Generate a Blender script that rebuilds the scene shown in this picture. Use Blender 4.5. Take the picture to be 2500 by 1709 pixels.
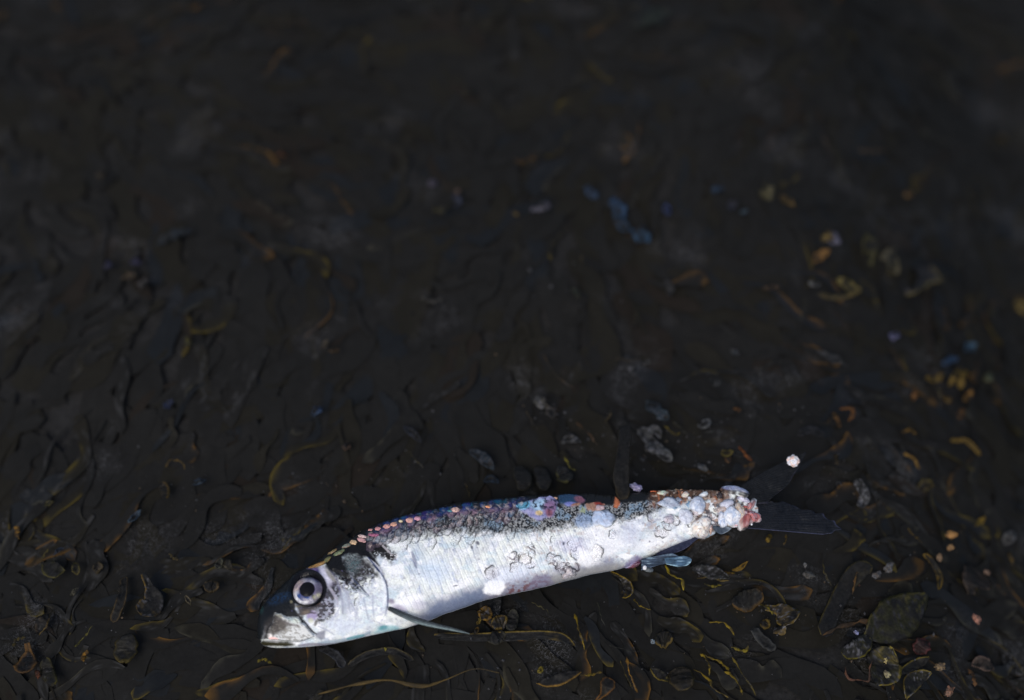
import bpy, math
import numpy as np
R_ = math.radians
rng = np.random.default_rng(7)
S = bpy.context.scene
for o in list(bpy.data.objects):
    bpy.data.objects.remove(o, do_unlink=True)
C = S.collection

# ------------------------------------------------------------------ camera
PITCH, D0, LENS = R_(58), 0.66, 50.0
CAM = np.array([0, -D0*math.cos(PITCH), D0*math.sin(PITCH)])
cR = np.array([1., 0, 0]); cF = np.array([0, math.cos(PITCH), -math.sin(PITCH)])
cU = np.cross(cR, cF)
cam = bpy.data.cameras.new('camera'); co = bpy.data.objects.new('camera', cam); C.objects.link(co)
co.location = CAM; co.rotation_euler = (math.pi/2-PITCH, 0, 0)
cam.lens = LENS; cam.sensor_width = 36; cam.clip_start = .01; cam.clip_end = 100
cam.dof.use_dof = True; cam.dof.focus_distance = 0.582; cam.dof.aperture_fstop = 2.6
S.camera = co
# ------------------------------------------------------------------ world, sun, exposure
W = bpy.data.worlds.new('World'); S.world = W; W.use_nodes = True
nt = W.node_tree; nt.nodes.clear()
SUN_EL, SUN_AZ = R_(52), R_(205)      # azimuth clockwise from +Y
sky = nt.nodes.new('ShaderNodeTexSky'); sky.sky_type = 'NISHITA'; sky.sun_disc = False
sky.sun_elevation = SUN_EL; sky.sun_rotation = SUN_AZ; sky.air_density = 1; sky.dust_density = 3.0; sky.ozone_density = 1
bg = nt.nodes.new('ShaderNodeBackground'); bg.inputs[1].default_value = 0.12
wo = nt.nodes.new('ShaderNodeOutputWorld')
nt.links.new(sky.outputs[0], bg.inputs[0]); nt.links.new(bg.outputs[0], wo.inputs[0])
sl = bpy.data.lights.new('sun', 'SUN'); sl.energy = 1.3; sl.angle = R_(35); sl.color = (1, .965, .92)
so = bpy.data.objects.new('sun', sl); C.objects.link(so)
from mathutils import Vector
sd = Vector((math.sin(SUN_AZ)*math.cos(SUN_EL), math.cos(SUN_AZ)*math.cos(SUN_EL), math.sin(SUN_EL)))
so.rotation_euler = sd.to_track_quat('Z', 'Y').to_euler()
vs = S.view_settings; vs.view_transform = 'Standard'; vs.look = 'None'; vs.exposure = 0.10; vs.gamma = 1
vs.use_curve_mapping = False

# ------------------------------------------------------------------ maths helpers
def sstep(a, b, x):
    t = np.clip((x-a)/(b-a), 0, 1); return t*t*(3-2*t)
_T = np.random.default_rng(3).random((64, 64, 64))
def n3(x, y, z):
    x, y, z = np.broadcast_arrays(np.asarray(x, float), np.asarray(y, float), np.asarray(z, float))
    xi, yi, zi = np.floor(x).astype(int), np.floor(y).astype(int), np.floor(z).astype(int)
    fx, fy, fz = x-xi, y-yi, z-zi
    fx, fy, fz = [f*f*(3-2*f) for f in (fx, fy, fz)]
    g = lambda a, b, c: _T[(xi+a) & 63, (yi+b) & 63, (zi+c) & 63]
    l = lambda a, b, t: a+(b-a)*t
    return l(l(l(g(0,0,0), g(1,0,0), fx), l(g(0,1,0), g(1,1,0), fx), fy),
             l(l(g(0,0,1), g(1,0,1), fx), l(g(0,1,1), g(1,1,1), fx), fy), fz)
def fbm(x, y, z=0.5, o=4):
    s = 0; a = .5; t = 0
    for i in range(o):
        s = s+a*n3(x*2**i+i*7.3, y*2**i+i*3.1, np.asarray(z)*2**i+i*5.7); t += a; a *= .5
    return s/t
def lin(c):
    c = np.asarray(c, float)/255
    return np.where(c <= .04045, c/12.92, ((c+.055)/1.055)**2.4)
def ray(px, py):
    px = np.asarray(px, float); py = np.asarray(py, float)
    x = (px-1250)/2500*36/LENS; y = -(py-854.5)/2500*36/LENS
    return cF+x[..., None]*cR+y[..., None]*cU
def proj(P):
    d = P-CAM; z = d@cF
    return 1250+(d@cR)/z*LENS/36*2500, 854.5-(d@cU)/z*LENS/36*2500
def terrain(x, y):
    z = -.085*sstep(.10, .32, x)**1.2 - .02*sstep(-.12, -.32, x)
    z = z+.012*(fbm(x*14+9, y*14+4, .3, 3)-.5)
    fy = (x*.24)+y+.095           # flat bed where the fish lies
    z = z*(1-.0*fy)
    return z
def at(px, py, lift=0.):
    d = ray(px, py); z = np.zeros(d.shape[:-1])+lift
    for _ in range(12):
        t = (z-CAM[2])/d[..., 2]; P = CAM+d*t[..., None]; z = terrain(P[..., 0], P[..., 1])+lift
    return P
PX = 0.000173                    # one photograph pixel in metres near the fish

def new_obj(name, verts, faces, mat, col=None, parent=None, smooth=True, mats_idx=None):
    me = bpy.data.meshes.new(name)
    verts = np.asarray(verts, np.float32); faces = np.asarray(faces, np.int32)
    k = faces.shape[1]
    me.vertices.add(len(verts)); me.vertices.foreach_set('co', verts.ravel())
    me.loops.add(faces.size); me.loops.foreach_set('vertex_index', faces.ravel())
    me.polygons.add(len(faces)); me.polygons.foreach_set('loop_start', np.arange(0, faces.size, k, dtype=np.int32))
    me.polygons.foreach_set('loop_total', np.full(len(faces), k, np.int32))
    me.update(calc_edges=True); me.validate()
    if smooth: me.polygons.foreach_set('use_smooth', np.ones(len(me.polygons), bool))
    if col is not None:
        a = me.color_attributes.new('col', 'FLOAT_COLOR', 'POINT')
        c = np.ones((len(verts), 4), np.float32); c[:, :3] = np.clip(col, 0, 1); a.data.foreach_set('color', c.ravel())
    me.materials.append(mat)
    o = bpy.data.objects.new(name, me); C.objects.link(o)
    if parent is not None: o.parent = parent
    return o
def tag(o, label=None, cat=None, group=None, kind=None):
    for k, v in (('label', label), ('category', cat), ('group', group), ('kind', kind)):
        if v: o[k] = v
    return o
def grid_faces(n, m, wrap=False):
    i = np.arange(n-1)[:, None]; j = np.arange(m if wrap else m-1)[None, :]
    j2 = (j+1) % m
    return np.stack([i*m+j, i*m+j2, (i+1)*m+j2, (i+1)*m+j], -1).reshape(-1, 4)
def catmull(pts, n):
    p = np.asarray(pts, float)
    if len(p) == 2: return p[0]+(p[1]-p[0])*np.linspace(0, 1, n)[:, None]
    d = np.r_[0, np.cumsum(np.linalg.norm(np.diff(p, axis=0), axis=1))]; d /= d[-1]
    pe = np.vstack([2*p[0]-p[1], p, 2*p[-1]-p[-2]])
    t = np.linspace(0, 1, n); k = np.clip(np.searchsorted(d, t, 'right')-1, 0, len(p)-2)
    u = ((t-d[k])/(d[k+1]-d[k]))[:, None]
    a, b, c, e = pe[k], pe[k+1], pe[k+2], pe[k+3]
    return .5*(2*b+(c-a)*u+(2*a-5*b+4*c-e)*u**2+(3*b-a-3*c+e)*u**3)
def norm(v): return v/np.maximum(np.linalg.norm(v, axis=-1, keepdims=True), 1e-12)

# ------------------------------------------------------------------ materials
def material(name, rough, spec, noise_scale=0, noise_amt=0, bump=0, bump_scale=900, coat=0, alpha=1, trans=0, rvar=0, aniso=None, glint_grain=0, glint_lines=0):
    m = bpy.data.materials.new(name); m.use_nodes = True; t = m.node_tree; N = t.nodes; Lk = t.links
    b = N['Principled BSDF']; b.inputs['Roughness'].default_value = rough; b.inputs['Specular IOR Level'].default_value = spec
    b.inputs['Coat Weight'].default_value = coat; b.inputs['Coat Roughness'].default_value = .12
    b.inputs['Transmission Weight'].default_value = trans; b.inputs['Alpha'].default_value = alpha
    a = N.new('ShaderNodeAttribute'); a.attribute_name = 'col'; src = a.outputs['Color']
    tc = N.new('ShaderNodeTexCoord')
    mp = N.new('ShaderNodeMapping'); Lk.new(tc.outputs['Object'], mp.inputs[0])
    if aniso: mp.inputs['Scale'].default_value = aniso
    if noise_amt:
        n = N.new('ShaderNodeTexNoise'); n.inputs['Scale'].default_value = noise_scale; n.inputs['Detail'].default_value = 5
        Lk.new(mp.outputs[0], n.inputs['Vector'])
        r = N.new('ShaderNodeMapRange'); r.inputs[1].default_value = .3; r.inputs[2].default_value = .7
        r.inputs[3].default_value = 1-noise_amt; r.inputs[4].default_value = 1+noise_amt
        Lk.new(n.outputs[0], r.inputs[0])
        x = N.new('ShaderNodeVectorMath'); x.operation = 'SCALE'; Lk.new(src, x.inputs[0]); Lk.new(r.outputs[0], x.inputs['Scale'])
        src = x.outputs[0]
    if glint_grain:      # fine pale specks: wet glints painted into the frond colour
        n = N.new('ShaderNodeTexNoise'); n.inputs['Scale'].default_value = 1500; n.inputs['Detail'].default_value = 3
        n2 = N.new('ShaderNodeTexNoise'); n2.inputs['Scale'].default_value = 55
        Lk.new(mp.outputs[0], n.inputs['Vector']); Lk.new(tc.outputs['Object'], n2.inputs['Vector'])
        r = N.new('ShaderNodeMapRange'); r.inputs[1].default_value = .62; r.inputs[2].default_value = .74; Lk.new(n.outputs[0], r.inputs[0])
        r2 = N.new('ShaderNodeMapRange'); r2.inputs[1].default_value = .52; r2.inputs[2].default_value = .7; Lk.new(n2.outputs[0], r2.inputs[0])
        mu = N.new('ShaderNodeMath'); mu.operation = 'MULTIPLY'; Lk.new(r.outputs[0], mu.inputs[0]); Lk.new(r2.outputs[0], mu.inputs[1])
        mx = N.new('ShaderNodeMix'); mx.data_type = 'RGBA'; Lk.new(mu.outputs[0], mx.inputs[0])
        Lk.new(src, mx.inputs[6]); mx.inputs[7].default_value = (glint_grain, glint_grain, glint_grain*1.05, 1); src = mx.outputs[2]
    if glint_lines:   # thin pale lines in scattered patches: crumpled wet glints painted as colour
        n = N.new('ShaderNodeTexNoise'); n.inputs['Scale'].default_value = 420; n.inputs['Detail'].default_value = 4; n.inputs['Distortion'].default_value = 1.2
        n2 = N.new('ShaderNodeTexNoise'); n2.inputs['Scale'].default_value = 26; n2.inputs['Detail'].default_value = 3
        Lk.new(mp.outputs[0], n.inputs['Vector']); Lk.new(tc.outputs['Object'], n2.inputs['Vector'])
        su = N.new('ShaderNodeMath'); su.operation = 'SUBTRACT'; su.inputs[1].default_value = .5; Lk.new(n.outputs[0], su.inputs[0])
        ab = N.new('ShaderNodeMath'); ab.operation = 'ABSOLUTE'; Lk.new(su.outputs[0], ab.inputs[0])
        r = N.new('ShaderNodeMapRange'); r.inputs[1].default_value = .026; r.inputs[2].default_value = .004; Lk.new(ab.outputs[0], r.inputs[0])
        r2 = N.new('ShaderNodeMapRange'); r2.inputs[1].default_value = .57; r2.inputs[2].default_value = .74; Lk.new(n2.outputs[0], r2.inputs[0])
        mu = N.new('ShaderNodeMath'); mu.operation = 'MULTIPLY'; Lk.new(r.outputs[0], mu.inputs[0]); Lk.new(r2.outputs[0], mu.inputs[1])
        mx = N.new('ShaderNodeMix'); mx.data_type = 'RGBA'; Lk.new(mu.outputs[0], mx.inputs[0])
        Lk.new(src, mx.inputs[6]); mx.inputs[7].default_value = (glint_lines, glint_lines, glint_lines*1.05, 1); src = mx.outputs[2]
    Lk.new(src, b.inputs['Base Color'])
    if rvar:
        n = N.new('ShaderNodeTexNoise'); n.inputs['Scale'].default_value = 160; n.inputs['Detail'].default_value = 4
        Lk.new(tc.outputs['Object'], n.inputs['Vector'])
        r = N.new('ShaderNodeMapRange'); r.inputs[1].default_value = .35; r.inputs[2].default_value = .65
        r.inputs[3].default_value = max(.05, rough-rvar); r.inputs[4].default_value = min(1, rough+rvar)
        Lk.new(n.outputs[0], r.inputs[0]); Lk.new(r.outputs[0], b.inputs['Roughness'])
    if bump:
        n = N.new('ShaderNodeTexNoise'); n.inputs['Scale'].default_value = bump_scale; n.inputs['Detail'].default_value = 5
        Lk.new(mp.outputs[0], n.inputs['Vector'])
        bp = N.new('ShaderNodeBump'); bp.inputs['Strength'].default_value = bump; bp.inputs['Distance'].default_value = .0006
        Lk.new(n.outputs[0], bp.inputs['Height']); Lk.new(bp.outputs[0], b.inputs['Normal'])
    return m
M_skin = material('fish_skin', .34, .20, 1400, .10, .30, 1300, rvar=.12)
M_scale = material('scale_skin', .3, .22, 2200, .45, .25, 1500)
M_flesh = material('pale_flesh', .42, .4, 700, .16, .30, 420, rvar=.15)
M_fin = material('fin_membrane', .35, .05, 900, .25, .3, 1200)
M_iris = material('iris', .22, .5, 1500, .2, .15, 900)
M_pupil = material('pupil', .12, .08)
M_weed = material('wet_seaweed', .55, .03, 700, .10, .08, 420, rvar=.1, glint_lines=.11)
M_weed2 = material('seaweed_blade', .45, .05, 900, .30, .5, 520, rvar=.15, glint_grain=.06)
M_ground = material('dark_sand', .9, .05, 500, .3, .6, 600)
M_shell = material('shell_grit', .5, .3, 1500, .25, .5, 900)
M_water = material('water_drop', .05, .5, trans=1.0)

# ------------------------------------------------------------------ ground sheet
g = np.sinh(np.linspace(-5.2, 5.2, 361)); g = g/g[-1]*4.0
def near_far(c, half, ext, n):
    a = np.linspace(-half, half, n); b = half+np.cumsum(np.geomspace(.01, ext, 26))
    return c+np.r_[-b[::-1], a, b]
gx = near_far(0, .5, 3, 300); gy = near_far(.05, .45, 3, 300)
GX, GY = np.meshgrid(gx, gy, indexing='ij')
GZ = terrain(np.clip(GX, -.6, .6), np.clip(GY, -.5, .6))+.002*(fbm(GX*120, GY*120, .2, 3)-.5)-.002
cg = lin((33, 33, 33))*1.3*np.ones((GX.size, 1))*(.8+.4*fbm(GX.ravel()*200, GY.ravel()*200, 0)[:, None])  # base colour lifted to offset the shade in gaps between fronds
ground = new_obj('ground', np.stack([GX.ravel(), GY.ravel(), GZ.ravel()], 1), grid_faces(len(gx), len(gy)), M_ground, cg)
tag(ground, 'dark wet sand under the matted seaweed', kind='structure')

# ------------------------------------------------------------------ fish frame
TILT = R_(10)
fn = np.array([0, -math.sin(TILT), math.cos(TILT)])
fc = at(np.array(1350.), np.array(1330.), .0)*1.0
fc = fc.copy(); fc[2] = terrain(fc[0], fc[1])+.020
def to_plane(px, py, off=0.):
    d = ray(px, py); t = ((fc+fn*0-CAM)@fn+np.asarray(off))/(d@fn)
    return CAM+d*t[..., None]
ST = [((630,1546),(631,1561)),((630,1520),(643,1575)),((640,1484),(672,1581)),((677,1442),(733,1580)),((720,1404),(797,1574)),
 ((765,1377),(850,1564)),((802,1348),(892,1554)),((845,1321),(938,1544)),((890,1294),(985,1534)),((945,1270),(1040,1518)),
 ((1013,1251),(1092,1497)),((1100,1232),(1165,1472)),((1180,1222),(1238,1452)),((1283,1212),(1322,1434)),((1358,1208),(1395,1414)),
 ((1433,1206),(1462,1399)),((1500,1207),(1522,1386)),((1560,1203),(1577,1363)),((1620,1199),(1640,1337)),((1680,1198),(1705,1310)),
 ((1730,1200),(1750,1291)),((1775,1203),(1785,1284)),((1810,1210),(1812,1279)),((1835,1224),(1838,1270)),((1850,1238),(1850,1257))]
NS, NF, NB = 900, 240, 60
st = catmull(np.array([a+b for a, b in ST], float), NS)
Tp, Bp = st[:, :2], st[:, 2:]
T3, B3 = to_plane(Tp[:, 0], Tp[:, 1]), to_plane(Bp[:, 0], Bp[:, 1])
C3 = (T3+B3)/2; H = np.linalg.norm(T3-B3, axis=1)/2; vdir = norm(T3-B3)
midx = (Tp[:, 0]+Bp[:, 0])/2
kw = np.interp(midx, [630, 680, 780, 950, 1300, 1600, 1750, 1850], [.80, .56, .46, .42, .44, .44, .42, .30])
kw = np.where(midx > 1750, np.interp(midx, [1750, 1850], [.42, .30]), kw)
phi = np.r_[np.linspace(0, math.pi, NF, endpoint=False), np.linspace(math.pi, 2*math.pi, NB, endpoint=False)]
sn = np.sin(phi); lat = np.sign(sn)*np.abs(sn)**.92
P = C3[:, None]+vdir[:, None]*(H[:, None]*np.cos(phi)[None])[..., None]+fn*(H[:, None]*kw[:, None]*lat[None])[..., None]
def grid_normals(P):
    du = np.gradient(P, axis=0); dv = np.roll(P, -1, 1)-np.roll(P, 1, 1)
    n = norm(np.cross(du, dv))
    return n
Nn = grid_normals(P)
if (Nn[NS//2, NF//2]@fn) < 0: Nn = -Nn
X, Y = proj(P)
front = (np.arange(NF+NB) < NF)[None, :]*np.ones((NS, 1), bool)
tt = (1-np.cos(phi))/2*np.ones((NS, 1))           # 0 back, 1 belly

# soft masks in the drawing frame of the skin
def EL(cx, cy, rx, ry, ang=0, soft=.35, x=None, y=None):
    x = X if x is None else x; y = Y if y is None else y
    a = R_(ang); dx, dy = x-cx, y-cy
    u = (dx*math.cos(a)+dy*math.sin(a))/rx; v = (-dx*math.sin(a)+dy*math.cos(a))/ry
    return 1-sstep(1-soft, 1+soft, np.sqrt(u*u+v*v))
def pdist(pts, x, y, closed=False):
    d = np.full(x.shape, 1e9); par = np.zeros(x.shape)
    pts = [tuple(p) for p in pts]
    if closed: pts = pts+[pts[0]]
    n = len(pts)-1
    for i in range(n):
        (ax, ay), (bx, by) = pts[i], pts[i+1]; ex, ey = bx-ax, by-ay
        t = np.clip(((x-ax)*ex+(y-ay)*ey)/(ex*ex+ey*ey+1e-9), 0, 1)
        q = np.hypot(x-ax-t*ex, y-ay-t*ey); m = q < d; d = np.where(m, q, d); par = np.where(m, (i+t)/n, par)
    return d, par
def LN(pts, w, soft=1.5, taper=True, sm=True, x=None, y=None):
    x = X if x is None else x; y = Y if y is None else y
    if sm and len(pts) > 2: pts = catmull(pts, len(pts)*4)
    d, p = pdist(pts, x, y)
    ww = w*(np.sin(np.clip(p, .03, .97)*math.pi)**.5 if taper else 1)
    return 1-sstep(ww*.5, ww*.5+soft, d)
def PG(pts, soft=4, x=None, y=None, nz=0):
    x = X if x is None else x; y = Y if y is None else y
    ins = np.zeros(x.shape, bool); n = len(pts)
    for i in range(n):
        (ax, ay), (bx, by) = pts[i], pts[(i+1) % n]
        c = ((ay > y) != (by > y)) & (x < (bx-ax)*(y-ay)/(by-ay+1e-9)+ax); ins ^= c
    d, _ = pdist(pts, x, y, True); d = np.where(ins, -d, d)
    if nz: d = d+nz*(fbm(x/9, y/9, 1.7, 4)-.5)*2
    return 1-sstep(-soft, soft, d)
h = lambda X0, Y0: (620+X0/6.357, 1340+Y0/6.357)                  # head detail frame
hp = lambda L: [h(*p) for p in L]
def mixc(c, m, rgb, k=1.0):
    return c+(lin(rgb)-c)*(m*k)[..., None]

n_lo = fbm(X/60, Y/40, .2, 3); n_md = fbm(X/16, Y/16, 3.2, 4); n_hi = fbm(X/3.2, Y/3.2, 8.1, 2); n_sp = n3(X/2.1, Y/2.1, 4.4)
spk = lambda th, w=.1: sstep(th-w, th+w, .55*n_hi+.45*n_sp)
col = np.ones(X.shape+(3,))*lin((243, 247, 241))
col = mixc(col, sstep(.45, .7, n_lo), (210, 220, 226), .9)
col = mixc(col, sstep(.5, .7, n_md), (242, 245, 248), .9)
col = mixc(col, sstep(.55, .75, fbm(X/10+30, Y/24, 13, 4))*.7, (186, 196, 218), .7)
col = mixc(col, sstep(.55, .8, fbm(X/22+50, Y/22, 2, 3)), (216, 220, 222), .8)
col = mixc(col, sstep(.55, .8, fbm(X/30+90, Y/18, 5, 3)), (205, 226, 236), .6)
col = col*(1-.16*sstep(.5, .62, n_hi)*sstep(.3, .7, n_md)-.10*sstep(.5, .6, n_sp))[..., None]
col = mixc(col, sstep(.56, .70, fbm(X/13+7, Y/9, 71, 4))*sstep(1330, 1420, X)*sstep(.3, .5, tt), (168, 172, 186), .8)
col = mixc(col, sstep(.60, .70, fbm(X/8+7, Y/8, 73, 4))*sstep(1180, 1330, X)*sstep(.35, .5, tt), (196, 182, 176), .7)
col = mixc(col, sstep(.58, .72, fbm(X/20+7, Y/14, 75, 3)), (252, 253, 253), .9)
# flank scale columns: slanting rows of faint dark edges
sl = X*.93+(Y-1300)*-.42+5*(fbm(X/40, Y/40, 7, 2)-.5)*2
wav = np.abs(((sl/13.2) % 1)-.5)*2
flank = sstep(960, 1000, X)*(1-sstep(1380, 1500, X))*sstep(.28, .42, tt)*(1-sstep(.86, .95, tt))
edge = sstep(.80, .99, wav)*sstep(.30, .62, fbm(X/11+20, Y/26, 6, 3))
col = mixc(col, edge*flank*(.35+.65*sstep(1090, 1190, X)), (108, 122, 152), .32)
sl2 = X*.9+(Y-1300)*-.35+14*(fbm(X/30, Y/30, 9, 2)-.5)*2
col = mixc(col, sstep(.6, .95, np.abs(((sl2/21) % 1)-.5)*2)*sstep(.5, .7, fbm(X/14, Y/30, 12, 3))*flank*(1-sstep(1080, 1180, X)), (140, 158, 200), .5)
# belly edge
be = sstep(.86, .97, tt)*front
col = mixc(col, sstep(.80, .98, tt+.08*(n_md-.5))*sstep(980, 1040, X)*(1-sstep(1480, 1530, X)), (118, 118, 140), .85)
col = mixc(col, sstep(.84, .95, tt+.1*(n_md-.5))*sstep(1020, 1060, X)*(1-sstep(1170, 1200, X)), (96, 112, 140), .7)
col = mixc(col, be*sstep(1180, 1260, X)*(1-sstep(1330, 1360, X))*sstep(.4, .6, fbm(X/7, Y/5, 14, 3)), (106, 66, 66), .85)
col = mixc(col, sstep(.9, .97, tt)*sstep(1330, 1350, X)*(1-sstep(1500, 1560, X)), (150, 150, 146), .7)
col = mixc(col, PG([(1285,1440),(1310,1400),(1345,1408),(1352,1425),(1330,1440)], 5, nz=8), (120, 116, 140), .6)
for i in range(70):
    q = rng.random(8); c0 = ((1255,1365),(1285,1358),(1350,1370),(1375,1388),(1405,1352),(1455,1352),(1615,1285),(1640,1268),(1700,1262),(1740,1268),(1395,1395),(1205,1398))[int(q[0]*12)]
    ax_, ay_ = c0[0]+26*(q[1]-.5), c0[1]+26*(q[2]-.5); a_ = q[3]*6.28; r_ = 5+9*q[4]; sp_ = .5+1.2*q[5]
    pts_ = [(ax_+r_*math.cos(a_+t_*sp_), ay_+r_*.9*math.sin(a_+t_*sp_)) for t_ in (0, .5, 1, 1.5)]
    col = mixc(col, LN(pts_, 1.0+1.2*q[6], 1.1), (54, 44, 52), .85)
col = mixc(col, EL(1452,1352,20,16,0,soft=.5)*sstep(.60,.66,n_sp)*sstep(.5,.55,n_md), (60, 50, 56), .9)
rear = sstep(1680, 1710, X)*front
col = mixc(col, rear*sstep(.52, .62, fbm(X/7, Y/7, 81, 3)), (70, 60, 60), .9)  # dark mottles painted for the shaded crevices between tail lumps
col = mixc(col, rear*sstep(.55, .65, fbm(X/9, Y/9, 83, 3)), (176, 150, 136), .9)
# blown highlight patches painted white into the skin colour
col = mixc(col, PG([(1180,1450),(1183,1425),(1200,1416),(1228,1417),(1237,1434),(1222,1452)], 4, nz=5), (252, 252, 252))
for a in ((1018,1460,18,11,0),(1000,1470,24,16,-20),(1430,1365,22,18,20),(1452,1298,30,15,-10),(1480,1330,60,28,-12),(1600,1320,60,16,-25),(1120,1430,30,9,-20)):
    col = mixc(col, EL(*a, soft=.4), (250, 250, 251), .75)
for a, c in (((1020,1478,14,12,0),(206,202,216)),((1060,1395,40,30,0),(212,226,243)),((1395,1330,35,20,0),(205,205,228)),((1250,1400,60,20,-15),(214,222,240)),((1540,1300,25,30,0),(212,216,232))):
    col = mixc(col, EL(*a, soft=.6), c, .6)
# dark back with speckled lower border
tb = np.interp(X, [800, 900, 1000, 1100, 1200, 1300, 1350, 1430, 1520, 1600, 1700, 1800], [.12, .16, .25, .32, .40, .44, .46, .42, .42, .38, .16, .0])
dark = 1-sstep(-.055, .055, tt-tb+.10*(n_md-.5)+.16*((.5*n_hi+.5*n_sp)-.5))
dark *= front
greyz = np.interp(X, [900, 1100, 1200, 1300, 1450, 1550, 1650], [.13, .14, .16, .18, .20, .18, .18])
col = mixc(col, dark, (36, 37, 39))
gs = dark*sstep(greyz-.06, greyz+.03, tt+.07*(n_md-.5))
col = mixc(col, gs*spk(.50, .05), (158, 160, 160), .9)
col = mixc(col, gs*spk(.5, .2)*sstep(.5, .7, fbm(X/18, Y/18, 22, 3)), (120, 152, 178), .8)
# navy crown of the back, violet and rose where it meets the grey
nv = dark*(1-sstep(greyz-.03, greyz+.02, tt+.05*(n_md-.5)))
col = mixc(col, nv, (27, 28, 30))
cn = fbm(X/11, Y/11, 31, 3)
navy = sstep(900, 940, X)*(1-sstep(1240, 1300, X))*sstep(.02, .06, tt)
col = mixc(col, nv*navy*sstep(.45, .62, cn), (24, 62, 128), .8)
col = mixc(col, nv*navy*sstep(.55, .7, fbm(X/9+9, Y/9, 37, 3)), (22, 86, 104), .7)
col = mixc(col, nv*navy*sstep(.5, .75, fbm(X/14+40, Y/14, 33, 3)), (60, 44, 128), .6)
ro = dark*sstep(900, 930, X)*(1-sstep(1240, 1280, X))*np.exp(-((tt-greyz-.005)/.03)**2)
col = mixc(col, ro*sstep(.35, .6, fbm(X/10, Y/12, 41, 3)), (158, 124, 142), .8)
# scale edges in the dark band
slb = X*.97+(Y-1300)*.30
bandl = sstep(.72, .96, np.abs(((slb/19.5+.35*(fbm(X/25, Y/20, 3, 2)-.5)) % 1)-.5)*2)*sstep(.4, .6, fbm(X/13, Y/22, 17, 3))
col = mixc(col, bandl*sstep(greyz-.03, greyz, tt)*(1-sstep(tb-.02, tb+.05, tt))*sstep(930, 960, X)*(1-sstep(1260, 1300, X)), (26, 24, 30), .9)
# rust coloured back before the tail
ru = sstep(1575, 1610, X)*(1-sstep(1765, 1785, X))*(1-sstep(.20, .36, tt+.16*(n_md-.5)))*front
col = mixc(col, ru, (104, 78, 62), .9)
col = mixc(col, ru*sstep(.52, .66, fbm(X/6, Y/14, 51, 3)), (160, 98, 66), .9)
col = mixc(col, ru*sstep(.56, .7, fbm(X/7+30, Y/7, 53, 3)), (196, 180, 164), .8)
col = mixc(col, ru*sstep(.6, .7, fbm(X/5+60, Y/5, 55, 3)), (30, 22, 20), .9)
col = mixc(col, (1-sstep(0, .10, tt+.06*(n_md-.5)))*front*sstep(1450, 1470, X)*(1-sstep(1590, 1610, X)), (28, 26, 24))
# iridescent torn patches on the ridge of the back
p1 = PG([(1258,1236),(1268,1228),(1290,1222),(1320,1216),(1352,1215),(1362,1228),(1358,1246),(1350,1262),(1332,1266),(1312,1272),(1290,1258),(1272,1248)], 3, nz=5)
col = mixc(col, p1, (150, 150, 190))
col = mixc(col, p1*EL(1275,1234,20,12), (110, 190, 220))
col = mixc(col, p1*EL(1318,1236,22,14), (176, 208, 232))
col = mixc(col, p1*EL(1343,1242,18,18), (140, 112, 146))
col = mixc(col, p1*EL(1316,1255,9,6), (232, 200, 130), .8)
col = mixc(col, p1*EL(1341,1255,8,10), (134, 80, 90), .8)
col = mixc(col, p1*sstep(.55, .66, fbm(X/6, Y/5, 61, 3))*(1-sstep(1240, 1252, Y)), (24, 30, 50), .9)
p2 = PG([(1362,1212),(1392,1208),(1420,1212),(1430,1222),(1418,1232),(1398,1236),(1385,1236),(1365,1230)], 3, nz=4)
col = mixc(col, p2, (44, 70, 98)); col = mixc(col, p2*EL(1416,1223,14,8,20), (128, 86, 102)); col = mixc(col, p2*EL(1392,1233,14,5,0), (120, 128, 190)); col = mixc(col, p2*EL(1405,1235,12,4,-10), (150, 108, 84))
p3 = PG([(1428,1232),(1440,1228),(1465,1226),(1475,1232),(1465,1245),(1450,1250),(1436,1248)], 3, nz=4)
col = mixc(col, p3, (158, 122, 104)); col = mixc(col, p3*EL(1462,1230,12,7), (140, 60, 54)); col = mixc(col, PG([(1415,1250),(1422,1236),(1430,1244),(1428,1253)], 2), (170, 180, 140), .8)
col = mixc(col, PG([(1400,1268),(1412,1256),(1440,1258),(1450,1282),(1430,1290),(1405,1284)], 6, nz=8)*(.4+.6*spk(.42, .2)), (150, 170, 200), .9)
col = mixc(col, PG([(1498,1238),(1502,1212),(1512,1222),(1514,1232),(1506,1240)], 2), (196, 118, 80), .9)
# purple bruise and vent
col = mixc(col, PG([(1520,1388),(1535,1368),(1556,1356),(1566,1362),(1560,1378),(1550,1395)], 6, nz=6), (128, 118, 160), .85)
col = mixc(col, PG([(1532,1392),(1545,1378),(1560,1366),(1570,1378),(1566,1396)], 4, nz=4), (112, 46, 66), .95)
col = mixc(col, PG([(1560,1370),(1600,1350),(1660,1325),(1712,1303),(1720,1312),(1640,1352),(1580,1378)], 5, nz=7), (96, 98, 122), .8)
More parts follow.
